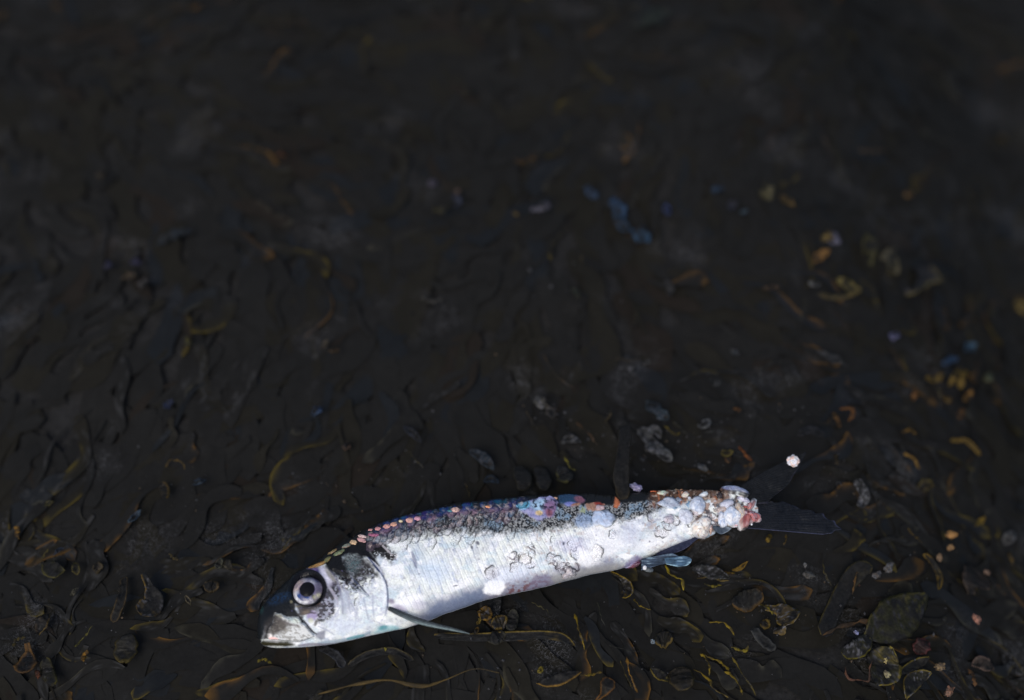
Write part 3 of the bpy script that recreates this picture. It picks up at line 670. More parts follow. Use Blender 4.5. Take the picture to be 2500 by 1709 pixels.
# rose and cream scales along the ridge of the back
RIDGE = [(1019,1266,9,7,(214,160,176)),(1001,1271,9.5,9,(224,172,160)),(979,1273,6,5,(214,200,164)),(961,1281,8.5,8,(216,164,140)),(943,1286,9,8,(214,160,150)),
 (923,1291,8.5,6,(206,148,148)),(904,1295,7,4,(206,150,144)),(912,1307,14,5,(160,96,124)),(885,1310,12,5,(206,180,174)),(884,1319,13,6,(196,152,150)),(863,1324,11,7,(206,176,140)),
 (1112,1246,11,9,(214,176,162)),(1098,1249,7,4,(70,130,140)),(1093,1237,8,4,(216,206,176)),(1116,1235,4,3,(226,170,150)),(1191,1238,6,4,(216,150,110)),
 (1023,1255,8,2.5,(206,170,150)),(985,1264,4,2,(206,186,160)),(964,1268,3.5,2,(200,150,140)),(944,1275,3.5,1.5,(190,170,150)),(925,1281,3.5,1.5,(190,170,160)),(885,1301,8,2.5,(206,190,166)),(868,1311,6,2.5,(206,170,150)),
 (1153,1229,11,2.6,(206,176,140)),(1130,1231,7,1.8,(196,186,150)),(1280,1216,9,2.4,(206,170,120)),(1355,1217,6,4,(226,180,150)),(1423,1211,13,4,(206,160,96)),(1596,1201,9,2.5,(206,110,70)),(1652,1197,6,1.8,(206,176,140)),(1664,1197,4,1.5,(206,150,110))]
for i, (x, y, rx, ry, f) in enumerate(RIDGE):
    ln = -30 if x < 900 else -16
    if y-topl(x) < 7: pos = (to_plane(np.array(float(x)), np.array(float(y)), .001), norm(fn+.9*cU-.1*cF))
    else: pos = None
    lump(x, y, rx*.95, ry*.9, 2.8, ln if x < 1300 else 0, [f, tuple(min(255, int(q*1.1)) for q in f)], name='ridge_scale', amp=.35, freq=1.7, sink=.35, parent=fish, seed=i+40, pos=pos, mat=M_scale, spots=(110, 70, 60))
# gold brow and green crown plates
BROW = [(775,1380,29,6,-8,[(176,134,70),(200,160,96),(110,70,30)],'golden bony brow above the eye'),(799,1367,10,7,-40,[(120,124,80),(150,140,90)],'greenish crown plate'),
 (812,1347,14,5,-18,[(130,124,80),(170,120,90)],'greenish crown plate'),(828,1350,15,6,-22,[(130,160,120),(150,130,96)],'greenish crown plate'),(846,1334,11,6,-15,[(150,170,156),(176,130,110)],'greenish crown plate')]
for i, (x, y, rx, ry, a, cs, lb) in enumerate(BROW):
    lump(x, y, rx*.95, ry*.85, 3.5, a*-1, [tuple(int(v_*.8) for v_ in c_) for c_ in cs], name='crown_plate', amp=.5, freq=2.5, sink=.3, parent=fish, seed=i+80, spots=(40, 30, 20), label=lb)

# ------------------------------------------------------------------ fins (thin ribbed membranes)
def shell(P_, C_, t, nrm, name, mat, parent, label=None):
    n, m = P_.shape[:2]; A = P_.reshape(-1, 3); B = A-nrm*t; k = n*m
    F_ = grid_faces(n, m); Fb = F_[:, ::-1]+k
    br = np.r_[np.arange(m), np.arange(1, n)*m+m-1, (n-1)*m+np.arange(m-2, -1, -1), np.arange(n-2, 0, -1)*m]
    b2 = np.roll(br, -1); Fe = np.stack([br, br+k, b2+k, b2], 1)
    o = new_obj(name, np.vstack([A, B]), np.vstack([F_, Fb, Fe]), mat, np.vstack([C_.reshape(-1, 3)]*2), parent)
    if label: o['label'] = label
    return o
def fin(name, roots, tips, nray, nlen, bow, face, edge, edge_w, off=0., ridge=.00012, wave=.0012, seed=0, label=None, tint=None):
    r = catmull(roots, nray); t = catmull(tips, nray); s = np.linspace(0, 1, nlen)
    ctr = (r+t)/2+np.asarray(bow)*np.sin(np.linspace(0, math.pi, nray))[:, None]*0+np.asarray(bow)*(1-np.linspace(0, 1, nray))[:, None]
    q = (1-s)[None, :, None]**2*r[:, None]+2*((1-s)*s)[None, :, None]*ctr[:, None]+(s**2)[None, :, None]*t[:, None]
    qx, qy = q[..., 0], q[..., 1]
    rays = np.cos(np.arange(nray)*2*math.pi/4)[:, None]
    offs = off+ridge*rays*.5+wave*(fbm(qx/30+seed, qy/30, seed, 3)-.5)*2*s[None]
    P_ = to_plane(qx, qy, offs)
    c = np.ones(P_.shape)*lin(face)*.85
    c = c*(.85+.10*rays*sstep(.35, .6, fbm(qx/16, qy/16, seed+2, 2))+.35*(fbm(qx/12, qy/12, seed, 3)))[..., None]
    k = np.linspace(0, 1, nray)[:, None]+0*s[None]
    em = np.maximum(sstep(1-edge_w, 1, k), sstep(1-edge_w*.6, 1, s)[None]*sstep(.3, .7, fbm(qx/20, qy/20, 4+seed, 2)))
    c = mixc(c, em, edge, .8)
    if name == 'pelvic_fin':
        stv = fbm(qx/26+seed, qy/3.2, seed, 3); c = c*(.55+.7*sstep(.3, .7, stv))[..., None]; c = mixc(c, sstep(.60, .72, stv), (140, 164, 176), .6)
    if tint: c = tint(c, qx, qy, k)
    return shell(P_, c, .00025, fn, name, M_fin, fish, label)
tipU = [(1969,1103),(1958,1128),(1938,1159),(1926,1181),(1905,1199),(1888,1212),(1872,1228)]
fin('tail_fin', [(1796,1196),(1815,1210),(1832,1232)], tipU, 60, 40, (-14,-6), (29,31,34), (48,48,60), .05, off=.001, label='upper lobe of the tail fin')
jag_ = lambda L: [(x+4*math.sin(i*2.7), y+3*math.sin(i*4.1)) if 0 < i < len(L)-3 else (x, y) for i, (x, y) in enumerate(L)]
tipL = [(1872,1230),(1888,1225),(1925,1229),(1953,1243),(1995,1251),(2032,1272),(2051,1288),(2040,1299),(2008,1305)]
fin('tail_fin', [(1832,1234),(1830,1255),(1806,1288)], jag_(catmull(tipL, 22).tolist()), 90, 44, (0,0), (28,31,37), (74,78,102), .04, off=.0005, seed=4, label='lower lobe of the tail fin, pointing right')
fin('pelvic_fin', [(1566,1364),(1566,1392)], [(1640,1350),(1662,1362),(1640,1372),(1610,1379)], 34, 26, (0,0), (72,86,104), (120,136,158), .10, off=.0045, seed=7, label='blue grey translucent pelvic fin')
fin('pelvic_fin', [(1622,1362),(1626,1377)], [(1670,1357),(1686,1362),(1688,1370),(1678,1380),(1655,1384)], 30, 22, (0,0), (84,112,136), (170,206,220), .22, off=.005, seed=9, label='pale blue tip of the second pelvic fin')
fin('anal_fin', [(1600,1352),(1712,1300)], [(1612,1362),(1668,1342),(1700,1318),(1716,1308)], 46, 14, (0,0), (52,56,76), (96,98,124), .10, off=.001, seed=11, label='folded dark blue anal fin')
fin('adipose_flap', [(1738,1284),(1778,1286)], [(1744,1296),(1760,1304),(1776,1298),(1786,1290)], 20, 10, (0,0), (70,80,92), (140,150,160), .3, off=.003, seed=12, label='glassy flap of skin under the tail base')

def blade(pts3, hw, up, name, mat, colfn, parent=None, M=9, th=.0004, cup=0., hwpx=None, wav=0., seed=0, tag_=None):
    n = len(pts3); T = norm(np.gradient(pts3, axis=0)); up = np.broadcast_to(up, T.shape)
    side = norm(np.cross(T, up)); nn = np.cross(side, T)
    uu = np.linspace(-1, 1, M)
    us = np.r_[uu, uu[-2:0:-1]]; sgn = np.r_[np.ones(M), -np.ones(M-2)]
    sec = np.sqrt(np.clip(1-us**2, 0, 1))
    s = np.linspace(0, 1, n)[:, None]
    w = wav*(fbm(s*9+seed, us[None]*1.3+4, seed*1.7, 3)-.5)*2
    off = sgn*th*sec*.6+cup*us**2*1.0
    P_ = pts3[:, None]+side[:, None]*(hw[:, None]*us[None])[..., None]+nn[:, None]*(off[None]*np.minimum(1, hw/.002)[:, None]+w)[..., None]
    c = colfn(s+0*us[None], us[None]+0*s, P_)
    V_ = P_.reshape(-1, 3); m = len(us)
    F_ = grid_faces(n, m, True)[:, ::-1]
    return new_obj(name, V_, F_, mat, c.reshape(-1, 3), parent)
# pectoral fin: a narrow folded spike standing clear of the belly
pa = surf(951, 1487)
pp = catmull([(949,1485),(975,1497),(1013,1513),(1060,1526),(1110,1537),(1147,1547)], 40)
offs = np.linspace((pa[0]-to_plane(np.array(951.), np.array(1487.)))@fn+.0006, .009, 40)
p3 = np.array([to_plane(np.array(a), np.array(b), o_) for (a, b), o_ in zip(pp, offs)])
sg = np.linspace(0, 1, 40); hw = PX*np.interp(sg, [0, .1, .35, .6, .85, 1], [4.5, 6, 7.5, 5.5, 3.5, .8])
def pcol(s, u, P_):
    c = np.ones(s.shape+(3,))*lin((62, 70, 74)); c = mixc(c, sstep(.1, .5, -u), (24, 28, 32), .9)
    c = mixc(c, sstep(.0, .7, u)*sstep(.1, .5, s), (128, 146, 146), .7); c = mixc(c, (1-sstep(0, .25, s)), (20, 22, 28), .8)
    return mixc(c, sstep(.4, .8, np.cos(u*22)), (150, 160, 160), .25)
blade(p3, hw, fn, 'pectoral_fin', M_fin, pcol, fish, M=11, th=.0009)['label'] = 'narrow dark pectoral fin sticking out below the belly'
# clear blister under the vent
dp = to_plane(np.array(1583.), np.array(1391.), .004)
lump(0, 0, 12, 6, 4, -10, [(66,72,76),(104,110,112)], name='clear_blister', amp=.1, parent=fish, pos=(dp, fn), label='small clear blister under the vent')
dp = to_plane(np.array(1574.), np.array(1386.), .006)
lump(0, 0, 4.5, 5, 4, -10, [(240,240,240)], name='skin_shred', amp=.3, parent=fish, pos=(dp, fn), label='tiny white shred beside the vent')

# ------------------------------------------------------------------ things lying about: white grain on the tail fin
def grain(px, py, r, cols, label, cat='shell piece', name='shell_fragment', amp=.35, flat=.8, lift=.004, seed=0, group=None, on_fish=False, asp=1., ang=0, mat=None):
    p = to_plane(np.array(float(px)), np.array(float(py)), lift) if on_fish else at(np.array(float(px)), np.array(float(py)), lift)
    n = fn if on_fish else np.array([0, -.2, .98]); n = norm(n)
    o = lump(0, 0, r, r*asp, r*flat, ang, cols, name=name, amp=amp, freq=1.8, seed=seed, pos=(p, n), mat=mat or M_shell, sink=.5)
    # move origin onto the thing
    v = Vector(p); o.data.transform(__import__('mathutils').Matrix.Translation(-v)); o.location = v
    return tag(o, label, cat, group)
grain(1937, 1125, 13.5, [(236,232,226),(240,196,180),(214,216,226)], 'round pinkish white grain resting on the upper tail fin lobe', cat='pebble', name='pebble', amp=.5, lift=.003, on_fish=True, seed=3)
for i, (x, y, r) in enumerate(((1818,1273,4),(1824,1278,3),(1835,1280,2.6),(1806,1286,2.6),(1811,1281,2))):
    grain(x, y, r, [(226,228,232)], ('largest white crumb below the pink flesh at the torn tail base','middle white crumb of the three right of the torn tail base','rightmost white crumb on the lower tail lobe','leftmost tiny white crumb at the lower corner of the tail base','tiny white crumb between the leftmost and the largest crumb')[i], cat='crumb', name='crumb', amp=.3, lift=.003, on_fish=True, seed=i, group='white crumbs by the tail base')

# ------------------------------------------------------------------ seaweed
BG = lin((31, 31, 31))
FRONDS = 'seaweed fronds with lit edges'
def weed(kind, pts, w, face, rim, label, lift=.007, side=0, glint_grain=0, rimpx=3.0, cup=.0006, name=None, end=.008, mottle=.5, tipc=None, seed=None, abs_z=None):
    seed = seed if seed is not None else (hash((int(pts[0][0]), int(pts[-1][1]))) % 97)
    n = 26 if kind == 'thread' else 34
    c2 = catmull(pts, n); s = np.linspace(0, 1, n)
    if kind == 'thread':
        c2 = c2+3.2*np.stack([fbm(s*7, seed, 1, 3)-.5, fbm(s*7, seed, 5, 3)-.5], 1)*2; w = w*.85
        k = (.25+1.5*sstep(.2, .8, fbm(s*8, seed, 2, 3)))*np.minimum(1, np.minimum(s*8+.25, (1-s)*6+.2))
    elif kind == 'paddle': k = np.interp(s, [0, .3, .55, .75, .9, .97, 1], [.22, .3, .72, 1, .86, .5, .06])
    elif kind == 'oval': k = np.sqrt(np.clip(1-(2*s-1)**2, .003, 1))**.9
    elif kind == 'leaf': k = np.sin(np.clip(s, .02, .98)*math.pi)**.7
    else: k = np.interp(s, [0, .06, .5, .88, .96, 1], [.3, .8, 1, .92, .6, .06])       # strap
    if kind != 'thread': k = k*(1+(.22 if pts[0][1] > 1000 else .5)*(fbm(s*6, seed*1.3, 3, 3)-.5)*2)
    if pts[0][1] < 1040 and kind != 'thread': k = k*(.55+.9*n3(s*9, seed*2.3, 1))
    if max(face) == face[2] and face[2]-face[0] > 12:  # blue faces: sky glints painted as frond colour, toned down here
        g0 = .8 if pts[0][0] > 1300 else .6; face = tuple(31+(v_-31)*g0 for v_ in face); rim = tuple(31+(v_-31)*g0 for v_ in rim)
    hwp = w/2*k
    lf = lift+np.linspace(-.002, end-.007, n)+.0015*np.sin(s*5+seed)
    P3 = at(c2[:, 0], c2[:, 1], lf)
    dist = np.linalg.norm(P3-CAM, axis=1); px = dist*36/LENS/2500
    hw = hwp*px
    up = norm(-cF*.35+np.array([0, 0, 1.]))
    def cf(s_, u, P_):
        X_, Y_ = P_[..., 0]*1000, P_[..., 1]*1000
        nz = fbm(X_/1.6+seed, Y_/1.6, 3, 4); nb = fbm(X_/6+seed, Y_/6, 8, 3)
        c = np.ones(s_.shape+(3,))*lin(face)*(.55+.9*nz)[..., None]
        d = (1-np.abs(u))*hwp[:, None]
        if kind in ('paddle', 'oval', 'strap', 'leaf'):
            d = np.minimum(d, (1-s_)*len(c2)*np.linalg.norm(c2[-1]-c2[-2]) if kind != 'leaf' else 1e3)
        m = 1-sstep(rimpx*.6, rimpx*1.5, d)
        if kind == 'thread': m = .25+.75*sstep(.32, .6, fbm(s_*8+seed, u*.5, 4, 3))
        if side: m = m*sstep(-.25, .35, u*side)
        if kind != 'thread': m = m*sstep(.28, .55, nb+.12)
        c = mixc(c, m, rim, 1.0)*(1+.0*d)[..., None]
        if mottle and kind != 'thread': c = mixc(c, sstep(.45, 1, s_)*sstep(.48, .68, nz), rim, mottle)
        if tipc: c = mixc(c, sstep(.72, .95, s_), tipc, .9)
        if glint_grain: c = mixc(c, sstep(.60, .70, fbm(X_/.7, Y_/.7, seed, 2)), (glint_grain, glint_grain, glint_grain+4), .9)  # pale specks painted for wet glints and grainy skin
        if kind != 'thread':
            pt = sstep(.40, .60, fbm(X_/2.3+seed*1.7, Y_/2.3, 21, 4)); 
            inner = sstep(rimpx*1.2, rimpx*2.6, d)*(0 if glint_grain or pts[0][1] < 1040 else .75)
            pt = (pt*(1-inner*.9) if pts[0][1] >= 1040 else pt)[..., None]; pt = np.maximum(pt, (m*.9)[..., None])
            c = BG*.95*(1-pt)+c*pt
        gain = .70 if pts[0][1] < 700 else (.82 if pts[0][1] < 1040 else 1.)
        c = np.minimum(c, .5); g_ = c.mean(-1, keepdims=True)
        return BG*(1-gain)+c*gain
    nm = name or {'thread': 'seaweed_strand', 'oval': 'seaweed_bladder'}.get(kind, 'seaweed_frond')
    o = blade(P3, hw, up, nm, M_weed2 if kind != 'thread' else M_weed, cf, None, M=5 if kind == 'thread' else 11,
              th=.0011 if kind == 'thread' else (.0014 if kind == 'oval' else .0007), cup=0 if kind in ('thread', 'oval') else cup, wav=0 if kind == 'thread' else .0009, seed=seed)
    m0 = Vector(P3[0]); o.data.transform(__import__('mathutils').Matrix.Translation(-m0)); o.location = m0
    return tag(o, label, 'seaweed', FRONDS)
Yl, Ol, Br, Gy, Dk = (110, 92, 30), (72, 66, 34), (70, 54, 34), (56, 57, 58), (34, 34, 33)
Am = (120, 84, 40)
WEEDS = [
 # --- lower middle
 ('thread', [(777,1696),(835,1680),(891,1665),(948,1660),(1030,1674),(1082,1660),(1154,1634),(1221,1642)], 8, Dk, (84,70,42), 'long wavy ochre strand along the bottom under the fish head'),
 ('strap', [(1060,1552),(1150,1556),(1242,1554),(1320,1550),(1371,1557),(1404,1577)], 24, (32,33,34), (100,84,38), 'nearly level strap with an ochre upper edge right of the pectoral fin tip', dict(side=-1)),
 ('thread', [(1400,1500),(1409,1520),(1415,1541),(1420,1560),(1429,1585)], 6, Dk, Yl, 'short upright yellow strand below the middle of the belly'),
 ('thread', [(1549,1461),(1556,1474),(1567,1482),(1587,1488)], 6, Dk, Yl, 'small hooked yellow strand below the red vent'),
 ('thread', [(1626,1380),(1633,1400),(1648,1407),(1662,1414),(1667,1428),(1669,1440)], 5.5, Dk, (140,122,34), 'bright yellow hooked strand hanging below the pelvic fins'),
 ('thread', [(1733,1518),(1764,1519),(1780,1532),(1795,1554)], 5.5, Dk, Yl, 'yellow arched strand left of the pebbly brown paddle'),
 ('thread', [(1707,1598),(1722,1606),(1731,1622),(1733,1647)], 6, Dk, Yl, 'topmost of the yellow strands in the lower right cluster'),
 ('thread', [(1720,1600),(1752,1612),(1770,1625),(1781,1640)], 6, Dk, Yl, 'yellow strand running down right above the heart shaped leaf'),
 ('thread', [(1695,1636),(1720,1650),(1735,1665),(1742,1680),(1779,1701)], 6, Dk, (118,98,34), 'lowest wriggling yellow strand at the bottom edge'),
 ('thread', [(1766,1639),(1790,1652),(1808,1680),(1813,1698)], 6, Dk, Yl, 'short steep yellow strand beside the lowest wriggling strand'),
 ('thread', [(1785,1606),(1808,1636),(1828,1668),(1847,1697)], 4.5, Dk, (92,80,34), 'thin straight olive strand rightmost in the lower cluster'),
 ('thread', [(1531,1603),(1536,1640),(1546,1668),(1556,1691)], 6, Dk, (120,88,34), 'steep amber strand at the bottom below the fish middle'),
 ('thread', [(1515,1612),(1528,1648),(1542,1680)], 4, Dk, (76,66,34), 'thin dull strand just left of the steep amber one'),
 ('thread', [(1297,1470),(1320,1482),(1335,1490),(1344,1507)], 3.6, Dk, (66,62,42), 'faint thin strand beneath the front of the belly'),
 ('thread', [(1418,1650),(1445,1646),(1470,1639)], 4.5, Dk, (98,82,34), 'short level ochre strand at the bottom middle'),
 ('leaf', [(1310,1668),(1350,1664),(1390,1650),(1419,1640)], 30, (36,36,36), (120,92,40), 'grey leaf with an amber pointed tip at the bottom middle', dict(side=1)),
 ('thread', [(1458,1470),(1466,1500),(1478,1530)], 3, Dk, (52,52,44), 'faint upright hair of weed below the belly'),
 ('thread', [(1488,1575),(1520,1585),(1560,1592)], 3, Dk, (48,48,44), 'faint level hair of weed right of the upright yellow strand'),
 ('leaf', [(1588,1632),(1610,1648),(1632,1665)], 26, (40,39,34), (92,80,34), 'small leaf with an olive lower edge left of the heart shaped leaf', dict(side=1)),
 ('oval', [(1654,1630),(1662,1652),(1676,1684)], 66, (52,46,36), (70,62,40), 'large heart shaped brown leaf among the yellow strands', dict(mottle=.3)),
 ('paddle', [(1455,1712),(1475,1690),(1490,1655)], 36, (46,42,34), (98,68,34), 'brown knotted frond standing at the bottom edge', dict(mottle=.8)),
 ('oval', [(1176,1512),(1186,1496),(1190,1482)], 36, (56,46,28), (112,86,38), 'upper amber bladder by the pectoral fin tip', dict(rimpx=4,glint_grain=74)),
 ('oval', [(1200,1524),(1220,1520),(1238,1512)], 38, (48,43,33), (92,76,36), 'lower olive bladder by the pectoral fin tip', dict(rimpx=4,glint_grain=66)),
 ('oval', [(1166,1524),(1170,1516),(1172,1508)], 10, (66,54,30), (104,88,40), 'tiny bead bladder under the amber bladder'),
 ('oval', [(1156,1546),(1163,1540),(1167,1532)], 11, (66,54,30), (96,76,40), 'tiny bead touching the pectoral fin tip'),
 ('oval', [(1246,1540),(1250,1515),(1256,1488)], 34, (38,38,36), (46,46,40), 'dark upright paddle right of the two bladders'),
 ('oval', [(1190,1560),(1214,1556),(1234,1548)], 34, (40,40,39), (50,48,40), 'dark rounded bladder under the olive bladder'),
 ('paddle', [(1490,1396),(1512,1408),(1530,1426),(1532,1444),(1520,1458)], 30, (44,40,30), (116,96,34), 'curled paddle with yellow rim just under the belly before the vent', dict(side=-1,glint_grain=90)),
 ('oval', [(1600,1566),(1620,1562),(1642,1556)], 40, (40,38,32), (84,70,36), 'dark bladder with a small glint below the hooked yellow strand', dict(side=1)),
 ('oval', [(1314,1642),(1320,1636),(1324,1628)], 13, (80,72,34), (112,100,42), 'tiny round yellow bladder at the bottom under the belly'),
 ('oval', [(937,1590),(940,1586),(942,1581)], 9, (80,76,34), (112,104,42), 'tiny olive bladder under the throat'),
 ('thread', [(629,1616),(645,1608),(663,1620)], 6, Dk, (104,92,36), 'small yellow bent strand below the fish chin'),
 ('strap', [(780,1580),(820,1600),(840,1630)], 22, (36,37,40), (44,45,48), 'dull grey strap sloping down under the fish throat'),
 ('strap', [(850,1625),(900,1598),(960,1590),(1010,1612)], 20, (34,34,34), (62,56,40), 'arched dark strap with dull brown edge below the gill', dict(side=-1)),
 # --- lower right
 ('strap', [(2010,1552),(2030,1500),(2060,1440),(2095,1395),(2130,1382)], 44, (33,33,32), (74,66,34), 'long dark strap with olive left edge rising to the right of the fish', dict(side=-1)),
 ('thread', [(2127,1381),(2095,1397),(2084,1429),(2080,1450)], 4.5, Dk, (84,64,38), 'thin brown rim strand at the top of the long dark strap'),
 ('oval', [(2083,1418),(2092,1424),(2100,1430)], 7, (110,80,66), (110,80,66), 'small pinkish tag on the long dark strap'),
 ('thread', [(2010,1365),(2011,1392),(2020,1410),(2030,1430)], 4, Dk, (72,64,34), 'short thin olive strand right of the tail'),
 ('strap', [(2255,1353),(2272,1368),(2286,1390),(2294,1412),(2292,1440)], 15, (40,38,30), (106,84,32), 'amber forked strip near the right edge', dict(mottle=.8)),
 ('thread', [(2218,1290),(2228,1306),(2240,1314),(2249,1326)], 6, Dk, (84,68,34), 'short blurred olive strand right of the lower tail lobe'),
 ('leaf', [(2110,1556),(2160,1530),(2205,1496),(2262,1452)], 104, (40,40,29), (76,70,36), 'largest olive blade, broad and matt, at the lower right', dict(rimpx=5,mottle=.75,lift=.009,side=-1,glint_grain=46)),
 ('thread', [(2006,1550),(2046,1532),(2079,1524),(2112,1516),(2146,1520)], 9, Dk, (74,56,38), 'brown stalk running into the largest olive blade'),
 ('oval', [(2054,1592),(2092,1584),(2122,1556)], 46, (36,36,33), (100,92,34), 'dark oval blade with a yellow lower rim below the largest paddle', dict(side=1,glint_grain=80)),
 ('leaf', [(2140,1672),(2156,1640),(2160,1610),(2178,1580)], 84, (40,39,28), (116,102,42), 'bright yellow rimmed round blade low on the right', dict(rimpx=3,mottle=.9,glint_grain=70,lift=.009,side=1)),
 ('thread', [(2061,1628),(2070,1654),(2096,1660),(2120,1663),(2124,1634),(2132,1610)], 5, Dk, (80,56,44), 'reddish thin strand looping into the bright yellow rimmed blade'),
 ('leaf', [(2194,1646),(2223,1628),(2245,1618),(2269,1604)], 26, (36,36,30), (94,82,36), 'narrow leaf with olive edge right of the yellow rimmed blade', dict(side=-1)),
 ('leaf', [(2212,1706),(2224,1670),(2245,1652),(2274,1642)], 40, (36,36,31), (96,84,40), 'pleated leaf with pale ribs in the lower right corner', dict(glint_grain=90)),
 ('paddle', [(1868,1484),(1888,1488),(1908,1494),(1938,1520)], 66, (62,54,40), (96,80,36), 'pebbly brown paddle with a yellow right tip', dict(glint_grain=104,mottle=.7)),
 ('oval', [(1890,1534),(1904,1536),(1918,1540)], 32, (78,68,50), (96,80,46), 'small sandy lump of weed under the pebbly paddle', dict(glint_grain=120)),
 ('oval', [(1858,1522),(1868,1524),(1876,1516)], 24, (54,46,30), (84,70,34), 'small amber bladder left of the pebbly paddle'),
 ('oval', [(1786,1474),(1824,1466),(1862,1446)], 52, (37,36,33), (78,60,34), 'large dark bladder with brown tip below the tail fin', dict(side=1,rimpx=5)),
 ('strap', [(1840,1534),(1856,1558),(1892,1588)], 26, (50,51,51), (56,56,54), 'grey speckled strap under the pebbly paddle'),
 ('thread', [(1846,1478),(1866,1480),(1880,1490),(1886,1500)], 4.5, Dk, (104,92,34), 'short yellow strand arching over the pebbly paddle'),
 ('thread', [(1784,1578),(1804,1586),(1822,1588),(1826,1574)], 6, Dk, (104,92,34), 'yellow strand ending in a bead left of the grey speckled strap'),
 ('leaf', [(1787,1392),(1806,1388),(1826,1370)], 12, (92,74,34), (104,82,34), 'small yellow brown leaf below the lower tail lobe'),
 ('thread', [(1720,1424),(1740,1430),(1760,1428)], 5, Dk, (98,88,34), 'level yellow strand right of the pelvic fin tip'),
 ('thread', [(1700,1412),(1735,1410),(1762,1418),(1780,1416)], 4.5, Dk, (92,78,44), 'brown strand with pale ribs above the level yellow strand'),
 ('leaf', [(1690,1388),(1730,1396),(1782,1412)], 34, (46,47,47), (58,58,54), 'ribbed grey frond fanning out right of the pelvic fins', dict(glint_grain=96)),
 ('thread', [(1771,1402),(1784,1399),(1793,1401)], 5, Dk, (108,88,34), 'tiny amber strand at the end of the ribbed grey frond'),
 ('thread', [(1885,1304),(1878,1312),(1872,1324)], 9, Dk, (98,80,34), 'amber knot of weed just under the lower tail lobe'),
 ('thread', [(1919,1302),(1920,1316),(1914,1332)], 4, Dk, (92,74,34), 'hanging thin strand under the lower tail lobe'),
 ('paddle', [(2370,1450),(2372,1425),(2392,1400)], 86, (50,43,39), (58,50,44), 'large blurred pinkish brown blade near the right edge', dict(mottle=.2)),
 ('leaf', [(2372,1624),(2396,1618),(2426,1634)], 34, (70,60,54), (76,64,58), 'blurred tan scrap of weed at the lower right edge'),
 ('thread', [(2362,1632),(2376,1648),(2380,1676)], 8, Dk, (90,66,44), 'short brown strand right of the pleated leaf'),
 ('leaf', [(2236,1596),(2250,1578),(2262,1562)], 40, (58,36,36), (66,38,38), 'dull red tuft of weed above the narrow leaf', dict(mottle=.9)),
 ('thread', [(2466,1344),(2468,1360),(2474,1380)], 8, Dk, (76,62,34), 'blurred brown strand close to the right edge'),
 ('leaf', [(2382,1284),(2395,1272),(2405,1262)], 12, (88,74,34), (96,80,34), 'blurred small yellow leaf upper right of the orange shell bits'),
 ('leaf', [(2452,1330),(2464,1312),(2480,1300)], 26, (66,67,68), (76,77,78), 'blurred pale grey leaf at the right edge'),
 ('strap', [(2098,1240),(2110,1210),(2090,1170)], 26, (46,47,48), (52,52,52), 'dim grey strap standing right of the upper tail lobe', dict(glint_grain=100)),
 ('thread', [(2038,1110),(2042,1122),(2046,1136)], 9, Dk, (60,50,34), 'dim olive blur right of the white grain'),
 # --- left
 ('paddle', [(66,1570),(70,1598),(58,1644)], 56, (50,41,33), (84,62,36), 'brown paddle hanging in the lower left corner', dict(rimpx=6,mottle=.8)),
 ('thread', [(34,1578),(40,1562),(62,1556)], 7, Dk, (64,56,32), 'short olive hook above the lower left brown paddle'),
 ('oval', [(112,1606),(116,1640),(134,1672)], 32, (42,40,30), (80,72,34), 'long olive oval right of the lower left brown paddle', dict(side=-1)),
 ('leaf', [(120,1500),(104,1520),(94,1550)], 30, (44,38,32), (78,64,34), 'brown leaf with an ochre left edge at the lower left', dict(side=-1)),
 ('oval', [(312,1548),(308,1580),(304,1618)], 54, (40,38,30), (66,58,32), 'smooth olive oval left of the fish below its chin', dict(mottle=.7)),
 ('thread', [(212,1588),(205,1602),(206,1614)], 8, Dk, (110,80,34), 'tiny orange scrap in the lower left'),
 ('thread', [(184,1579),(205,1556),(224,1528)], 7, Dk, (74,70,34), 'straight olive strip sloping up in the lower left'),
 ('paddle', [(350,1400),(368,1440),(374,1470),(345,1502)], 66, (36,36,35), (90,72,34), 'dark paddle with an ochre foot left of the fish head', dict(glint_grain=70,side=1)),
 ('strap', [(305,1410),(298,1460),(276,1520)], 24, (36,34,31), (60,50,34), 'dim brown strap left of the dark paddle with ochre foot'),
 ('leaf', [(104,1378),(128,1390),(158,1394)], 38, (40,39,30), (72,68,36), 'olive leaf lying level at the left edge', dict(side=1)),
 ('thread', [(100,1385),(104,1362),(118,1338)], 4, Dk, (66,60,34), 'thin stalk rising from the level olive leaf'),
 ('leaf', [(182,1374),(186,1390),(188,1404)], 20, (48,44,32), (66,60,34), 'small olive leaf right of the level leaf'),
 ('oval', [(228,1390),(240,1386),(248,1376)], 28, (42,38,34), (54,48,36), 'small dim brown bladder at the left'),
 ('thread', [(40,1284),(43,1300),(46,1316)], 8, Dk, (104,78,36), 'orange streak near the left edge'),
 ('leaf', [(110,1236),(120,1230),(132,1226)], 13, (54,52,38), (66,62,40), 'tiny pale olive scrap near the left edge'),
 ('oval', [(396,1178),(402,1196),(406,1216)], 22, (44,40,34), (90,72,38), 'dim ochre edged bladder left above the fish head', dict(side=-1)),
 ('thread', [(406,1138),(412,1126),(430,1124),(446,1132),(450,1146)], 6, Dk, (88,70,36), 'ochre hooked rim above the dim bladder'),
 ('thread', [(415,1350),(424,1362),(436,1366)], 7, Dk, (64,56,36), 'short dull strand left of the fish eye'),
 ('oval', [(500,1426),(516,1432),(534,1430)], 30, (40,38,34), (60,50,34), 'dim brown bladder further left of the fish snout'),
 ('oval', [(530,1388),(538,1376),(542,1366)], 22, (50,50,44), (58,58,50), 'left one of a small grey bladder pair left of the brow'),
 ('oval', [(562,1390),(556,1378),(552,1366)], 22, (50,47,40), (58,54,44), 'right one of a small grey bladder pair left of the brow'),
